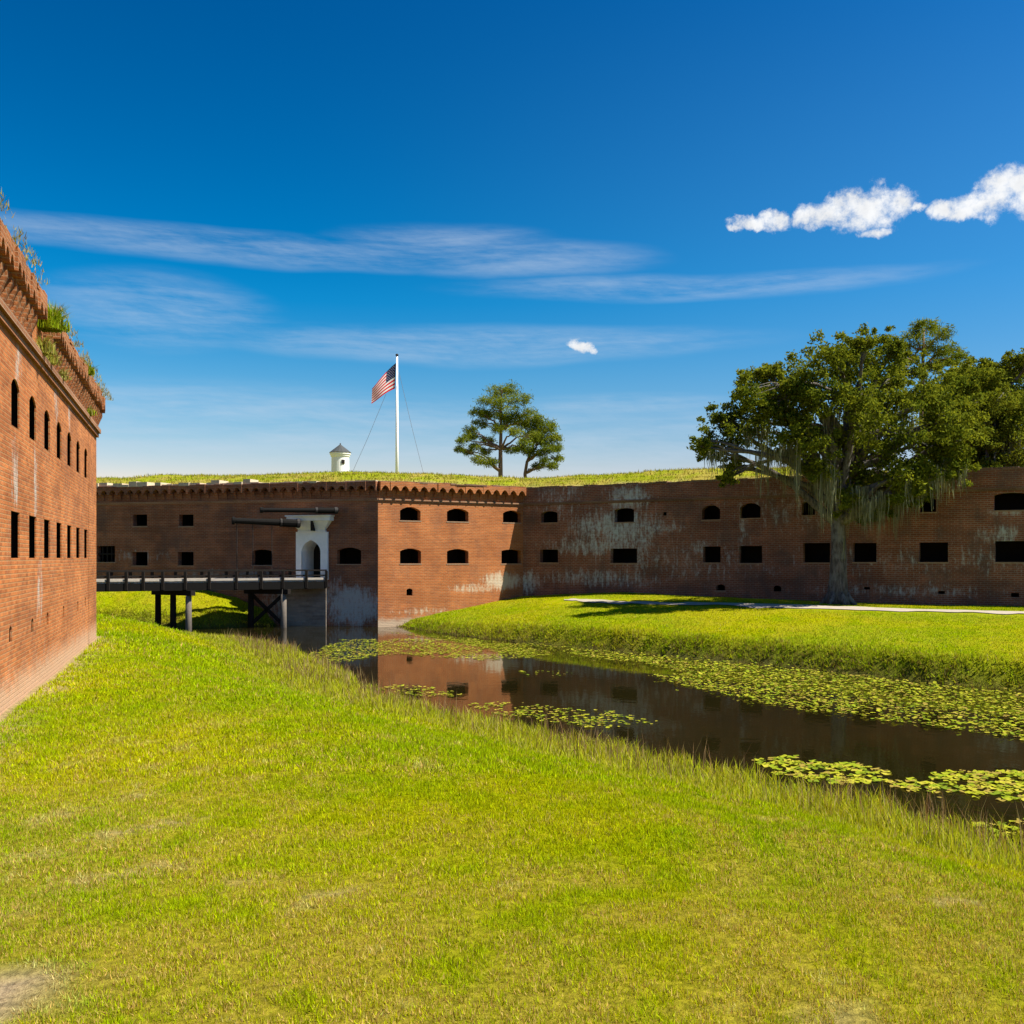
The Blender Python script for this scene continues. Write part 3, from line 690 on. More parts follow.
# lifting beams of the drawbridge, with their chains
def lever(pa, pb, r, label, chains):
    a, b = pa, pb; e = empty('lifting_beam', a, label, 'beam', 'lifting beams over the gateway'); L = (b-a)
    mb = MB(); mb.tube([Vector(), L*.25, L*.3, L*.96, L*.965, L], [r*1.15,r*1.15,r*.95,r*.8,r*1.1,r*1.1], 12); mb.build('beam', M_BEAM, e)
    mb = MB(); mb.tube([L*.01, L*.05], r*1.35, 12); mb.tube([L*.27, L*.3], r*1.25, 12); mb.build('iron_band', M_IRON, e)
    for f, zb in chains:
        p = L*f; mb = MB(); mb.tube([p, Vector((p.x, p.y, zb-a.z))], .022, 5); mb.build('chain', M_IRON, e)
lever(at(300,523.5,62.6), at(232,520.5,61.0), .22, 'lower dark timber lifting beam hung with chains left of the white cornice', ((.42, SILL+.60),(.7, SILL+.60),(.93, SILL+.60)))
lever(at(338,510.5,62.3), at(260,510,60.4), .16, 'upper dark timber lifting beam running above the white cornice', ())

# ------------------------------------------------------------------ white turret and flagpole
def turret():
    Y = 79.; c = at(340.3, HZ, Y); zb = RZ(14)-.1; r = 9.0/F*Y; zt = EYE+(HZ-453)/F*Y; za = EYE+(HZ-444.5)/F*Y
    e = empty('turret', (c.x, Y, zb), 'small round white turret with a dark conical roof on the grassy rampart', 'turret')
    mb = MB(); mb.lathe([(r*1.02,-.6),(r,0),(r*.97,zt-zb-.32)], 28); mb.build('drum', M_WHITE, e, False)
    mb = MB(); mb.lathe([(r*.98,zt-zb-.32),(r*1.06,zt-zb-.28),(r*1.08,zt-zb-.16),(r*1.16,zt-zb-.12),(r*1.16,zt-zb)], 28); mb.build('cornice', M_WHITE, e)
    mb = MB(); mb.lathe([(r*1.22,zt-zb),(r*1.22,zt-zb+.03),(.04,za-zb)], 16); mb.lathe([(.05,za-zb-.02),(.05,za-zb+.08),(.01,za-zb+.12)], 8); mb.build('roof', M_ROOF, e)
    a = R(-62); mb = MB(); p = Vector((math.cos(a)*r*.96, math.sin(a)*r*.96, zt-zb-.75)); t = Vector((-math.sin(a), math.cos(a), 0))
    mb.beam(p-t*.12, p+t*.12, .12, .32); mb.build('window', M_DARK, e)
turret()
def flag():
    Y = 84.; top = at(397, 355, Y); zb = RZ(16)-.3
    e = empty('flagpole', (top.x, Y, zb), 'tall white flagpole rising from the grassy rampart', 'flagpole'); H = top.z-zb
    mb = MB(); mb.tube([(0,0,-.3),(0,0,H*.4),(0,0,H-.1)], [.15,.125,.075], 12); mb.build('pole', M_POLE, e, True)
    mb = MB(); mb.lathe([(.03,H-.12),(.11,H-.08),(.13,H),(.11,H+.07),(.03,H+.11)], 12); mb.build('finial', M_IRON, e)
    for dx, dz0 in ((-48, 400), (28, 396)):
        p0 = at(397+(-14 if dx < 0 else 3), dz0, Y) if dx < 0 else at(399, 372, Y); p1 = at(397+dx, 470, Y-2); p1.z -= .8
        if dx < 0: p0 = at(386, 394, Y-.2)
        mb = MB(); o = Vector((top.x, Y, zb)); mb.tube([p0-o, (p0+p1)/2-o-Vector((0,0,.15)), p1-o], .014, 4); mb.build('halyard', M_CABLE, e)
    # the flag: 13 stripes, blue canton and stars, in a folded drooping sheet
    hoist_t = at(396, 363, Y); hoist_b = at(395, 388.5, Y); fly_t = at(372, 387.5, Y-.5); fly_b = at(371, 403, Y-.5)
    o = hoist_b.copy(); nu, nv = 30, 13
    def P(u, v):                                # u from hoist to fly, v from top to bottom
        a = hoist_t.lerp(fly_t, u); b = hoist_b.lerp(fly_b, u); p = a.lerp(b, v)
        w = math.sin(u*6.5+v*1.5)*.07*min(1, u*3); p += Vector((w*.25, w*1.3, w*.35 + .10*math.sin(u*5)*(1-v*.3)))
        return p-o
    mb = MB()
    for i in range(nu):
        for j in range(nv):
            canton = i < nu*.4 and j < 7
            mb.face([P(i/nu,j/nv), P(i/nu,(j+1)/nv), P((i+1)/nu,(j+1)/nv), P((i+1)/nu,j/nv)], 2 if canton else (0 if j % 2 == 0 else 1))
    for r_ in range(9):
        for c_ in range(6 if r_ % 2 == 0 else 5):
            u = (.4/12)*(1+2*c_+(r_ % 2)); v = (7/13/10)*(1+r_); pts = []
            for k in range(10):
                rr = .018 if k % 2 == 0 else .008; a = math.pi*k/5; pts.append(P(u+rr*.55*math.sin(a), v-rr*math.cos(a))+Vector((0,-.012,0)))
            mb.face(pts, 1)
    red = plain('flag_red', (.42,.008,.012), .8, .1, 3., bump=0); wh = plain('flag_white', (.52,.51,.49), .8, .05, 3., bump=0); bl = plain('flag_blue', (.008,.012,.05), .8, .1, 3., bump=0)
    f = mb.build('flag', [red, wh, bl]); f.location = o
    tag(f, 'red and white striped flag with a starry blue canton drooping from the white pole', 'flag')
flag()

# ------------------------------------------------------------------ trees
def leaves(centres, rads, per, size, spread, cols, aspect=.55, flat=.0):
    """leaf quads gathered round sub-clump centres"""
    Pn = []; 
    for (c, r) in zip(centres, rads):
        k = max(1, int(per*r)); Pn.append(np.asarray(c) + RNG.normal(0, 1, (k, 3))*np.array([1,1,.8])*r*spread)
    Pn = np.concatenate(Pn); n = len(Pn)
    a = RNG.normal(0, 1, (n, 3)); a[:, 2] *= (1-flat); a /= np.linalg.norm(a, axis=1)[:, None]
    b = np.cross(a, RNG.normal(0, 1, (n, 3))); b /= np.linalg.norm(b, axis=1)[:, None]
    s = size*RNG.uniform(.6, 1.3, n)[:, None]; a = a*s; b = b*s*aspect
    V = np.stack([Pn-a, Pn-b*.9+a*.1, Pn+a, Pn+b*.9+a*.1], 1).reshape(-1, 3); Fc = np.arange(4*n).reshape(-1, 4)
    t = np.clip(RNG.random(n)*.75 + (fbm(Pn[:, 0]*.8+Pn[:, 1]*.3, Pn[:, 2]*.8, 2)-.35)*.9, 0, 1)[:, None]
    c = np.array(cols[0])*(1-t)+np.array(cols[1])*t
    return V, Fc, np.repeat(c, 4, 0)
def subclumps(c, r, n, zs=.75):
    d = RNG.normal(0, 1, (n, 3)); d /= np.linalg.norm(d, axis=1)[:, None]
    return np.asarray(c) + d*np.array([1,1,zs])*r*RNG.uniform(.25, 1.0, (n, 1))**.5
def limb_path(a, b, sag=.15, n=7, wob=.25):
    a = Vector(a); b = Vector(b); L = (b-a).length; out = []
    for k in range(n):
        t = k/(n-1); p = a.lerp(b, t); p.z += math.sin(t*math.pi)*L*sag
        if 0 < k < n-1: p += Vector((random.uniform(-1,1), random.uniform(-1,1), random.uniform(-1,1)))*wob
        out.append(p)
    return out
def tree(name, label, cat, base, trunk_pts, trunk_r, clumps, Y, depth, leafp, fork=.75, bark=None, roots=False, limb_r=.2, group=None, twigs=5):
    """clumps: (px, py, r_px) seen from the photograph's side; each gets a depth of its own"""
    e = empty(name, base, label, cat, group); B = Vector(base); bark = bark or M_BARK
    mb = MB(); pts = [Vector(p)-B for p in trunk_pts]; mb.tube(pts, trunk_r, 14)
    if roots:
        for k in range(7):
            a = 2*math.pi*k/7+.3; r0 = trunk_r[0]
            mb.tube([(math.cos(a)*r0*.45, math.sin(a)*r0*.45, .9), (math.cos(a)*r0*.85, math.sin(a)*r0*.85, .35), (math.cos(a)*r0*1.5, math.sin(a)*r0*1.5, -.12)], [.12,.16,.06], 7)
    CN = []; RD = []
    lb = MB()
    for (px, py, rp) in clumps:
        yy = Y + random.uniform(-1, 1)*depth; c = at(px, py, yy)-B; r = rp/F*yy
        i = random.choice(range(max(1, int(len(pts)*fork)-1), len(pts))) if len(pts) > 2 else 1
        if leafp.get('low', 0): # limb leaves the trunk a little below the clump
            zc = c.z-r*.3 - abs(c.x)*.35; i = min(range(1, len(pts)), key=lambda k: abs(pts[k].z-zc))
        pth = limb_path(pts[i], c, random.uniform(.03, .14), 7, .18*min(1, r)); l0 = min(limb_r, trunk_r[i]*.8)
        lb.tube(pth, [l0*(1-.8*k/6) for k in range(7)], 7)
        for s in subclumps(c, r*(.86 if leafp.get('sat') else 1), int(leafp['n']), leafp.get('zs', .75)):
            CN.append(s); RD.append(r*leafp['sub']*random.uniform(.7, 1.2))
        for k in range(leafp.get('sat', 0)):           # stray sprays outside the main mass
            a_ = Vector((random.gauss(0, 1), random.gauss(0, 1), random.gauss(.25, .8))).normalized()*r*random.uniform(1.0, 1.4)
            for s in subclumps(np.array(c+a_), r*.24, 3, .7): CN.insert(0, s); RD.insert(0, r*.17)
        for k in range(twigs):
            s = CN[-1-k]; lb.tube(limb_path(pth[random.choice((4,5))], s, .05, 4, .08), [l0*.3,l0*.2,l0*.13,l0*.05], 5)
    mb.build('trunk', bark, e, True); lb.build('limbs', bark, e, True)
    V, Fc, cc = leaves(CN, RD, leafp['per'], leafp['size'], leafp.get('spread', .5), leafp['cols'], leafp.get('asp', .55))
    link_mesh('crown', np_mesh('crown', V, Fc, cc), M_LEAF, e)
    return e
OAK = dict(n=19, sat=5, sub=.31, per=200, size=.105, spread=.66, cols=((.052,.082,.009),(.215,.24,.022)), asp=.5)
PINE = dict(n=22, sub=.40, per=105, size=.16, spread=.62, cols=((.075,.115,.010),(.23,.26,.025)), asp=.2, zs=.55, low=1)
OY = 54.0
ob = at(838, 604, OY); ob.z = float(ground_z(np.array([ob.x]), np.array([OY]))[0][0])-.05
tp = [ob, at(838,594,OY), at(838,575,OY), at(839,550,OY), at(838,525,OY), at(841,505,OY), at(845,480,OY), at(848,440,OY), at(852,400,OY)]
CL = [(776,396,14),(790,386,14),(766,410,14),(802,392,14),(782,416,14),(722,438,20),(740,418,20),(748,398,18),(765,386,18),(712,452,13),(757,436,20),(735,464,11),(728,478,9),(782,402,18),(790,432,20),(806,378,24),(827,358,22),(850,352,20),(872,362,22),(884,345,12),(862,392,30),(826,402,26),(842,436,34),(880,432,34),(812,440,22),(906,396,30),(926,436,28),(900,468,26),(862,476,28),(932,396,24),(908,366,18),(950,424,22),(846,498,16),(884,500,18),(872,412,26),(800,415,16),(700,446,10),(718,420,13),(752,378,14),(770,372,12),(938,446,24),(962,440,22),(955,465,18),(920,490,16),(900,492,18),(868,515,12),(820,470,16),(785,455,12),(968,410,18),(890,378,20),(845,372,20),(868,340,12),(895,348,12),(940,455,18),(915,480,14)]
oak = tree('oak_tree', 'large live oak on the lawn, draped in grey moss before the brick wall', 'tree', ob, tp, [.72,.56,.45,.40,.37,.36,.34,.26,.16], CL, OY, 3.2, OAK, .62, roots=True, limb_r=.26)
def moss(parent, lst, Y, depth):
    B = parent.location
    for px, y0, y1, w, n in lst:
        yy = Y+random.uniform(-1, 1)*depth; a = at(px, y0, yy)-B; L = (y1-y0)/F*yy; W = w/F*yy; V = []; Fc = []; cc = []
        for k in range(int(n*.65)):
            q = np.array([a.x+random.gauss(0, 1)*W*.5, a.y+random.gauss(0, 1)*.35, a.z+random.uniform(-.2, .25)]); l = L*random.uniform(.35, 1.)*math.exp(-((q[0]-a.x)/W)**2*.7); ww = random.uniform(.012, .034)
            ang = random.uniform(0, math.pi); dx = np.array([math.cos(ang), math.sin(ang), 0]); sx, sy = random.uniform(-.06,.06), random.uniform(-.06,.06)
            m_ = 4; i0 = len(V)
            for j in range(m_+1):
                t = j/m_; c = q + np.array([sx*math.sin(t*5), sy*math.cos(t*4), -l*t]); wj = ww*(1-t*.75)*(1+.4*math.sin(t*9+k)); V += [c-dx*wj, c+dx*wj]
            for j in range(m_): Fc.append([i0+2*j, i0+2*j+1, i0+2*j+3, i0+2*j+2])
            g = random.random(); cc += [np.array([.12,.13,.07])*(1-g)+np.array([.30,.30,.18])*g]*(2*m_+2)
        link_mesh('spanish_moss', np_mesh('spanish_moss', V, Fc, np.array(cc)), M_MOSS, parent)
moss(oak, [(800,448,490,8,70),(812,455,522,10,90),(822,462,540,9,90),(832,475,535,9,60),(848,505,545,7,40),(856,490,530,9,90),(880,495,548,7,80),(893,498,545,6,60),(868,500,535,8,70),(770,440,478,6,50),(760,450,502,3,40),(769,455,508,3,40),(790,445,480,7,50),(748,430,465,7,50),(735,445,475,6,40),(905,480,520,4,40),(818,440,500,14,80),(778,450,482,5,40),(935,470,516,5,70),(943,460,512,3,50),(926,475,506,5,50),(838,540,575,6,40),(850,400,430,12,40),(712,455,482,7,40),(722,450,478,5,30),(762,430,470,8,60),(785,440,500,8,70),(796,450,515,6,80),(865,490,548,8,70),(900,495,530,7,60),(915,495,525,5,40),(950,475,505,6,50),(962,470,498,5,40),(830,410,450,14,70),(880,430,470,14,70),(910,420,455,10,50)], OY-1.2, 1.6)
# oaks standing on the rampart at the right
RY = 62.; b2 = at(1004, 480, RY); b2.z = RZ(8)-.2
oak2 = tree('oak_tree', 'live oak standing on the rampart at the right edge, beyond the moss draped oak', 'tree', b2, [b2, at(1003,455,RY), at(1000,430,RY), at(1002,400,RY), at(1004,385,RY)], [.45,.36,.32,.22,.12],
     [(975,402,22),(990,385,18),(1010,392,22),(1022,372,16),(1000,420,24),(978,435,22),(1020,430,24),(1030,405,24),(1010,455,20),(988,458,18),(1035,455,22),(1050,420,26),(1045,385,20),(965,450,16),(985,378,14),(998,405,20),(975,440,20),(990,440,22),(1000,468,16),(1020,470,16),(978,468,14),(1028,440,22),(962,425,18),(968,395,16),(1012,366,14),(1028,362,14),(978,374,12),(990,368,10),(966,384,12),(1003,376,12),(995,395,18),(1008,412,20),(985,470,14),(1010,476,13),(1026,478,14),(970,476,12),(995,478,10)], RY, 2.4, OAK, .5, limb_r=.16)
moss(oak2, [(1007,452,492,4,60),(1002,455,475,6,40),(985,455,476,6,40),(965,448,470,6,40),(1018,460,480,6,40),(1007,470,505,3,50),(1024,475,500,5,40),(975,470,496,5,40),(990,440,480,12,80),(1012,440,478,12,80),(968,430,476,10,60)], RY-1, 1.)
b3 = at(958, 480, RY+2); b3.z = RZ(9)-.2
oak3 = tree('oak_tree', 'smaller live oak on the rampart between the moss draped oak and the right edge oak', 'tree', b3, [b3, at(957,450,RY+2), at(955,420,RY+2), at(955,395,RY+2)], [.36,.3,.24,.12],
     [(945,385,18),(962,378,18),(955,402,22),(972,390,16),(940,415,20),(962,428,20),(950,450,16),(975,415,16),(938,432,18),(950,468,14),(930,455,16),(968,372,16),(990,390,16),(980,412,18),(990,430,18),(985,395,14)], RY+2, 1.8, OAK, .5, limb_r=.14)
PY = 74.; b4 = at(921, 480, PY); b4.z = RZ(12)-.2
tree('pine_tree', 'tall pine with a flat rounded top rising above the oaks', 'tree', b4, [b4, at(921,440,PY), at(922,400,PY), at(923,370,PY), at(923,350,PY), at(924,332,PY)], [.24,.2,.17,.13,.1,.05],
     [(902,348,9),(914,336,11),(926,328,12),(940,335,12),(952,350,10),(940,352,11),(925,346,11),(910,358,8),(960,357,7),(935,365,9),(898,356,6),(948,362,8),(918,325,7)], PY, 1.6, PINE, .5, M_PINEBARK, limb_r=.1)
QY = 94.; b5 = at(500.5, 490, QY); b5.z = RZ(20)-.3
tree('pine_tree', 'taller of the two pines on the rampart near the flagpole, with a dense rounded top', 'tree', b5, [b5, at(500.5,472,QY), at(500.5,450,QY), at(501,430,QY), at(501,410,QY), at(502,390,QY)], [.26,.21,.18,.14,.10,.05],
     [(488,402,10),(498,392,11),(510,390,11),(520,400,11),(526,413,11),(505,405,12),(492,415,10),(512,418,10),(478,412,8),(480,424,8),(470,430,7),(464,440,7),(460,449,6),(475,447,7),(488,440,7),(478,460,7),(490,462,7),(472,436,7),(530,424,9),(497,428,8),(486,451,6),(468,452,5),(515,432,8),(522,424,9),(533,436,9),(525,445,8),(512,450,7),(538,418,8),(505,418,9),(484,414,8)], QY, 2.2, PINE, .5, M_PINEBARK, limb_r=.12)
b6 = at(527, 488, QY+2); b6.z = RZ(21)-.3
tree('pine_tree', 'shorter leaning pine with forked trunk to the right of the taller pine', 'tree', b6, [b6, at(525,474,QY+2), at(527,462,QY+2), at(531,452,QY+2), at(535,440,QY+2), at(540,428,QY+2)], [.2,.16,.14,.11,.08,.04],
     [(536,424,10),(547,427,10),(556,447,8),(557,458,6),(545,440,10),(533,433,9),(546,430,9),(553,438,8),(540,440,9),(528,440,8),(549,449,7),(530,452,7),(546,462,7),(553,466,6),(538,466,6),(520,450,6),(541,453,7)], QY+2, 1.8, PINE, .4, M_PINEBARK, limb_r=.1)

# ------------------------------------------------------------------ grass
def blades(X, Y, Z, h, w, lean, colr, two=False):
    n = len(X); th = RNG.uniform(0, 2*math.pi, n); dx = np.cos(th)*w*.5; dy = np.sin(th)*w*.5
    ph = RNG.uniform(0, 2*math.pi, n); l = RNG.random(n)*lean*h; lx = np.cos(ph)*l; ly = np.sin(ph)*l
    P = np.stack([X, Y, Z-.015], -1); D = np.stack([dx, dy, 0*dx], -1); T = np.stack([X+lx, Y+ly, Z+h*np.sqrt(np.maximum(.12, 1-(l/np.maximum(h,1e-6))**2*.45))], -1)
    if not two:
        V = np.stack([P-D, P+D, T], 1).reshape(-1, 3); Fc = np.arange(3*n).reshape(-1, 3); return V, Fc, np.repeat(colr, 3, 0)
    Mid = np.stack([X+lx*.3, Y+ly*.3, Z+(T[:, 2]-Z)*.6], -1); V = np.stack([P-D, P+D, Mid+D*.75, Mid-D*.75, T], 1).reshape(-1, 3)
    b = np.arange(n)[:, None]*5; Fc = np.concatenate([b+np.array([[0,1,2]]), b+np.array([[0,2,3]]), b+np.array([[3,2,4]])], 0)
    return V, Fc, np.repeat(colr, 5, 0)
def merge(parts):
    V = []; Fc = []; cc = []; o = 0
    for v, f, c in parts: V.append(v); Fc.append(f+o); cc.append(c); o += len(v)
    return np.concatenate(V), np.concatenate(Fc), np.concatenate(cc)
def vary(c, amt, dry_p, dry=(.42,.33,.14)):
    n = len(c); c = c*RNG.uniform(1-amt, 1+amt, (n, 1))*np.array([1,1,1]) * (1+RNG.normal(0, .06, (n, 3)))
    m = (RNG.random(n) < dry_p)[:, None]; k = RNG.uniform(.4, .9, (n, 1))
    return np.clip(np.where(m, c*(1-k)+np.array(dry)*k, c), .003, .8)
def sample(Y0, Y1, dens, xr=.58, x0=None):
    A = 2*xr*(Y1**2-Y0**2)/2 + (Y1-Y0)*2; n = int(A*dens)
    Y = np.sqrt(RNG.uniform(Y0**2, Y1**2, n)); X = RNG.uniform(-1, 1, n)*(xr*Y+1); return X, Y
def wall_side(X, Y): return (X-L1.x)*LD.y - (Y-L1.y)*LD.x      # metres to the right of the left wall
def build_grass():
    parts = []
    for Y0, Y1, dn, h, w in ((4.6,8,9500,.034,.0085),(8,12,5200,.038,.011),(12,18,2000,.050,.017),(18,28,620,.060,.026),(28,44,240,.09,.04),(44,56,130,.10,.05)):
        X, Y = sample(Y0, Y1, dn); Z, sn, sf = ground_z(X, Y); ws = wall_side(X, Y)
        ok = (sn < .1) & ((ws > .12) | (Y > 33))
        X, Y, Z, sn, sf = X[ok], Y[ok], Z[ok], sn[ok], sf[ok]
        c, s, b = lawn_colour(X, Y, sn, sf, False); c = np.where((RNG.random(len(X)) < b*.75)[:, None], np.array([[.46,.34,.10]]), c*np.array([1.05,1.12,1.])); fq = 9. if Y1 < 19 else 4.; cl = fbm(X*fq, Y*fq, 2); ok = (RNG.random(len(X)) > s*1.1) & (RNG.random(len(X)) < sstep(.20, .55, cl)+.18)
        X, Y, Z, c, b, cl = X[ok], Y[ok], Z[ok], c[ok], b[ok], cl[ok]
        hh = h*RNG.uniform(.5, 1.5, len(X))*(.45+1.1*cl)*(1-.3*b); c = vary(c, .46, .05, (.30,.20,.07))
        parts.append(blades(X, Y, Z, hh, np.full(len(X), w)*RNG.uniform(.6, 1.4, len(X)), 1.35, c))
    tag(link_mesh('lawn_grass', np_mesh('lawn_grass', *merge(parts)), M_BLADE), 'short sunlit yellow green mown grass of the near lawn', 'grass', kind='stuff')
    # tall rough growth along the near shore
    parts = []
    n = 230000; X = RNG.uniform(-26, 17, n); Y = RNG.uniform(6, 58, n); Z, sn, sf = ground_z(X, Y)
    edge = -3.6 + (fbm(X*.5, Y*.5, 3)-.5)*2.2; vis = np.abs(X) < .56*Y+1.5
    ok = (sn > edge) & (sn < .45) & vis; X, Y, Z, sn = X[ok], Y[ok], Z[ok], sn[ok]; edge = edge[ok]
    t = sstep(0, 2.0, sn-edge); cl = fbm(X*1.8, Y*1.8, 3)
    rep = 3; X = np.repeat(X, rep)+RNG.normal(0, .13, len(X)*rep); Y = np.repeat(Y, rep)+RNG.normal(0, .13, len(Y)*rep); t = np.repeat(t, rep); cl = np.repeat(cl, rep); Z, sn, sf = ground_z(X, Y)
    h = (.10+.26*t*sstep(.25, .7, cl))*RNG.uniform(.55, 1.25, len(X)); w = .008+.00055*Y
    base = np.array([.27,.36,.008])*(1-cl[:, None])+np.array([.40,.39,.02])*cl[:, None]
    Vt, Ft, ct = blades(X, Y, np.maximum(Z, WATER-.03), h, w, .75, vary(base, .3, .22, (.40,.30,.14)), True); parts.append((Vt, Ft, ct))
    # seed stems
    n = 40000; X = RNG.uniform(-14, 14, n); Y = RNG.uniform(8, 50, n); Z, sn, sf = ground_z(X, Y)
    ok = (sn > -2.2) & (sn < .5) & (RNG.random(n) < 1.6*sstep(.38, .70, fbm(X*.8+4, Y*.8, 2))) & (np.abs(X) < .56*Y+1); X, Y, Z = X[ok], Y[ok], Z[ok]
    parts.append(blades(X, Y, np.maximum(Z, WATER), RNG.uniform(.35, .8, len(X)), .006+.0003*Y, .45, vary(np.tile(np.array([[.22,.135,.07]]), (len(X), 1)), .3, .3), True))
    tag(link_mesh('shore_grass', np_mesh('shore_grass', *merge(parts)), M_BLADE), 'tall rough grass and brown seed stems along the near edge of the moat', 'grass', kind='stuff')
    # far lawn, its taller bank edge, and the bank under the bridge
    parts = []
    X, Y = sample(30, 69, 260); Z, sn, sf = ground_z(X, Y)
    pd = np.abs(polydist(X, Y, [tuple(p) for p in PATHV[2::5]])); ed = (K-C).normalized(); nf = (X-C.x)*ed.y-(Y-C.y)*ed.x
    nc = (X-K.x)*e_dir.y-(Y-K.y)*e_dir.x; gdir = (C-G0).normalized(); ng = (X-G0.x)*gdir.y-(Y-G0.y)*gdir.x
    ok = (sf > -.05) & (pd > 1.15+RNG.random(len(X))*.6) & np.where(X < C.x, ng > .05, np.where(X < K.x+2, (nf > .05) & (nc > .05), nc > .05))
    X, Y, Z, sn, sf = X[ok], Y[ok], Z[ok], sn[ok], sf[ok]; c, s, b = lawn_colour(X, Y, sn, sf)
    e = np.exp(-np.maximum(sf, 0)*.55); h = (.045+.10*e)*RNG.uniform(.5, 1.4, len(X)); c = vary(np.clip(c*np.array([1.0,1.04,1.]), 0, .55), .3, .05)
    parts.append(blades(X, Y, Z, h, np.full(len(X), .045), 1.7, c))
    n = 60000; X = RNG.uniform(-30, 22, n); Y = RNG.uniform(26, 64, n); Z, sn, sf = ground_z(X, Y); ng = (X-G0.x)*gdir.y-(Y-G0.y)*gdir.x
    ok = (sf > -.25) & (sf < .9) & ((X > C.x+1.2) | (X < -14.3)) & ((X > C.x) | (ng > .1)); X, Y, Z = X[ok], Y[ok], Z[ok]; k = 4
    X = np.repeat(X, k)+RNG.normal(0, .12, len(X)*k); Y = np.repeat(Y, k)+RNG.normal(0, .12, len(Y)*k); Z = ground_z(X, Y)[0]
    lo = ground_z(X, Y)[2] < .45; cc = np.where((lo & (RNG.random(len(X)) < .75))[:, None], np.array([[.12,.085,.03]]), vary(np.tile(np.array([[.23,.25,.014]]), (len(X), 1)), .4, .25, (.26,.18,.07)))
    parts.append(blades(X, Y, np.maximum(Z, WATER-.05), RNG.uniform(.10, .28, len(X)), np.full(len(X), .035), 1.1, cc))
    tag(link_mesh('bank_grass', np_mesh('bank_grass', *merge(parts)), M_BLADE), 'bright green grass of the far lawn and its dark rough bank', 'grass', kind='stuff')
    # rampart grass
    parts = []; nn = 110000; idx = RNG.integers(0, len(RAMP_V), nn); V = RAMP_V[idx]+np.column_stack([RNG.normal(0, .35, (nn, 2)), np.zeros(nn)])
    ok = (V[:, 2] > ZS+1.12) & (RAMP_C[idx][:, 1] > .13); V = V[ok]; c = RAMP_C[idx][ok]
    parts.append(blades(V[:, 0], V[:, 1], V[:, 2]-.05, RNG.uniform(.05, .22, len(V)), np.full(len(V), .06), .97, vary(c*1.05, .4, .15)))
    tag(link_mesh('rampart_grass', np_mesh('rampart_grass', *merge(parts)), M_BLADE), 'rough yellow green grass covering the rampart above the brick parapets', 'grass', kind='stuff')
build_grass()
# weeds on the near bastion's cornice
def weed(t, out, z, n, h, spread, colr, label, cat='plant'):
    p = L1 - LD*t + Vector((LD.y, -LD.x))*out; o = Vector((p.x, p.y, LZS+z))
    X = RNG.normal(0, spread, n); Y = RNG.normal(0, spread, n); r = np.exp(-(X**2+Y**2)/(2*(spread*1.3)**2))
    hh = h*RNG.uniform(.4, 1.1, n)*(.4+.6*r)
    me = np_mesh('weed', *blades(X, Y, np.zeros(n), hh, np.full(n, .03), .9, vary(np.tile(np.array([colr]), (n, 1)), .35, .12), True))
    ob = link_mesh('grass_clump', me, M_BLADE); ob.location = o; tag(ob, label, cat, 'plants growing on the bastion cornice')
weed(12.2, .22, .55, 700, .62, .12, (.22,.29,.012), 'bushy bright green clump filling the gap in the bastion parapet')
weed(12.5, .10, .0, 220, .45, .11, (.30,.30,.06), 'pale straggly clump on the ledge below the parapet gap')
weed(11.4, .10, .0, 120, .32, .09, (.27,.28,.05), 'thin yellowish clump on the ledge just past the parapet gap')
weed(5.6, .24, .80, 320, .42, .10, (.22,.28,.015), 'green upright clump on the parapet midway to the far corner')
weed(9.4, .10, .0, 120, .32, .07, (.28,.28,.07), 'small pale tuft under the corbels between the gap and the far corner')
weed(3.4, .10, .0, 150, .30, .08, (.22,.28,.015), 'small green tuft under the corbels near the far corner')
def fringe():
    n = 11000; t = RNG.uniform(0, 30, n); s = RNG.uniform(-.45, .5, n); k = RNG.random(n) < sstep(.3, .65, fbm(t*1.5, t*0+2, 3)); t, s = t[k], s[k]
    X = L1.x-LD.x*t+LD.y*s; Y = L1.y-LD.y*t-LD.x*s
    c = vary(np.tile(np.array([[.26,.24,.07]]), (len(t), 1)), .35, .3)
    tag(link_mesh('cornice_grass', np_mesh('cornice_grass', *blades(X, Y, np.full(len(t), LZS+.95), RNG.uniform(.04, .12, len(t)), np.full(len(t), .018), .9, c)), M_BLADE), 'dry thin grass fringing the top of the bastion parapet', 'grass', kind='stuff')
fringe()
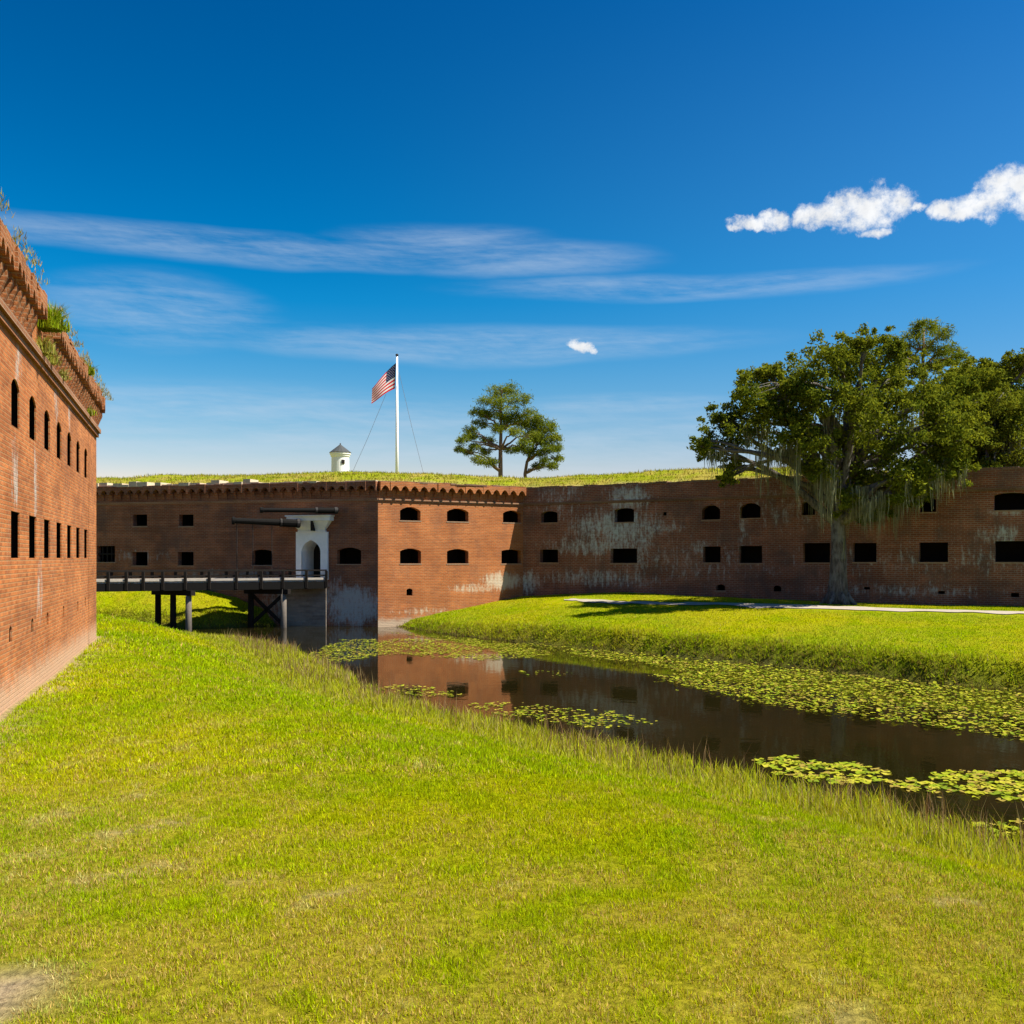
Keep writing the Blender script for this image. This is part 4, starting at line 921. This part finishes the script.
# leaf litter round the oak
# ------------------------------------------------------------------ lily pads
def inside(px, py, poly):
    r = np.zeros(px.shape, bool); n = len(poly)
    for i in range(n):
        (x0, y0), (x1, y1) = poly[i], poly[(i+1) % n]
        c = ((y0 > py) != (y1 > py)) & (px < (x1-x0)*(py-y0)/(y1-y0+1e-9)+x0); r ^= c
    return r
def wpt(px, py):
    Y = (EYE-WATER)*F/(py-HZ); return ((px-512)/F*Y, Y)
PATCHES = [
 ('far', [(560,652),(640,655),(720,662),(800,670),(900,681),(1024,694),(1120,706),(1120,757),(1024,741),(960,731),(900,724),(850,716),(800,712),(760,703),(700,690),(650,677),(690,675),(640,663),(590,658)], 52., 'round yellow green lily pad in the broad raft along the far bank'),
 ('left', [(318,650),(345,641),(400,639),(450,640),(520,645),(556,654),(535,660),(480,660),(430,657),(400,655),(360,660),(325,664),(300,661)], 44., 'pale lily pad in the raft before the fort corner'),
 ('thin', [(388,632),(450,637),(520,643),(600,651),(650,656),(600,654),(520,647),(440,640)], 26., 'pale lily pad in the thin line edging the far bank'),
 ('mid', [(378,690),(400,685),(430,687),(465,693),(455,698),(420,697)], 36., 'lily pad in the small patch under the sunlit flank reflection'),
 ('mid2', [(468,706),(500,702),(560,706),(610,711),(658,722),(640,728),(590,729),(530,720),(500,716)], 42., 'lily pad in the mid moat patch beside tall shore grass'),
 ('bit', [(520,672),(550,671),(578,674),(560,677),(530,677)], 14., 'lily pad in the small sparse group in open water'),
 ('near', [(752,761),(790,756),(840,759),(893,774),(880,783),(830,786),(780,776)], 56., 'broad lily pad in the near raft by the brown seed stems'),
 ('near2', [(885,784),(930,774),(1024,771),(1060,775),(1060,801),(1000,802),(930,798)], 48., 'broad lily pad in the nearest raft at the right edge'),
 ('near3', [(975,826),(1024,820),(1060,824),(1060,845),(1010,842)], 30., 'broad lily pad close in under the near bank at right')]
def build_pads():
    allp = []
    for key, poly, dens, label in PATCHES:
        W = np.array([wpt(*p) for p in poly]); lo, hi = W.min(0), W.max(0); n = int((hi-lo).prod()*dens)
        X = RNG.uniform(lo[0], hi[0], n); Y = RNG.uniform(lo[1], hi[1], n); px = X/Y*F+512; py = HZ+(EYE-WATER)*F/Y
        nz = fbm(X*.9+3, Y*.9, 4); jx = px+(nz-.5)*14
        ok = inside(jx, py+(nz-.5)*6, poly) & (nz+RNG.random(n)*.25 > {'far':.40,'near':.46,'near2':.57}.get(key, .5)); Z, sn, sf = ground_z(X, Y); ok &= (Z < WATER+.02)
        for x, y in zip(X[ok], Y[ok]): allp.append((x, y, key, label, RNG.uniform(.05, .115)*(1. if key.startswith('near') else .62)))
    allp.sort(key=lambda p: -p[4]/p[1]); hx = [p for p in allp if abs(p[0]) < .515*p[1]]
    ones = hx[:300]; ids = set(map(id, ones)); rest = [p for p in allp if id(p) not in ids]
    cols = [(.20,.25,.015),(.30,.31,.02),(.36,.33,.035),(.14,.19,.015),(.27,.29,.02),(.26,.20,.04)]
    def pad(r, n=16):
        g = np.linspace(.25, 2*math.pi-.25, n); rr = r*(1+.04*np.sin(g*5))
        return np.concatenate([[[0,0,0]], np.stack([np.cos(g)*rr, np.sin(g)*rr, .012*r/.15*np.sin(g*3)+.008], -1)]), np.array([[0,k,k+1] for k in range(1, n)])
    protos = []
    for c in cols:
        V, Fc = pad(1.); me = np_mesh('lily_pad', V, Fc, np.tile(np.array([c]), (len(V), 1))); me.materials.append(M_PAD); protos.append(me)
    for i, (x, y, key, label, r) in enumerate(ones):
        o = bpy.data.objects.new('lily_pad', random.choice(protos)); COL.objects.link(o); o.location = (x, y, WATER+.012+.010*random.random()); o.scale = (r, r, .15)
        o.rotation_euler = (random.gauss(0, .05), random.gauss(0, .05), random.uniform(0, 6.28)); tag(o, label, 'lily pad', {'near':'lily pads of the near raft','near2':'lily pads of the nearest raft','near3':'lily pads under the near bank'}.get(key, 'lily pads: '+label.split(' in the ')[-1]))
    P = []
    for x, y, key, label, r in rest:
        V, Fc = pad(r, 9); a = random.uniform(0, 6.28); ca, sa = math.cos(a), math.sin(a); V = V.copy(); V[:, :2] = V[:, :2]@np.array([[ca, sa], [-sa, ca]])
        up = (key == 'far' and random.random() < .25); tz = random.gauss(0, .22 if up else .04); tx = random.gauss(0, .22 if up else .04)
        V[:, 2] += V[:, 0]*tx+V[:, 1]*tz + (abs(random.gauss(0, .05))+.03 if up else 0); V += np.array([x, y, WATER+.014+random.random()*.012]); V[:, 2] = np.maximum(V[:, 2], WATER+.004)
        c = np.array(random.choice(cols))*random.uniform(.75, 1.15); P.append((V, Fc, np.tile(c, (len(V), 1))))
    tag(link_mesh('lily_raft', np_mesh('lily_raft', *merge(P)), M_PAD), 'crowded yellow green lily pads too many to count on the dark moat', 'lily pads', kind='stuff')
    print('pads', len(allp), 'individual', len(ones))
build_pads()
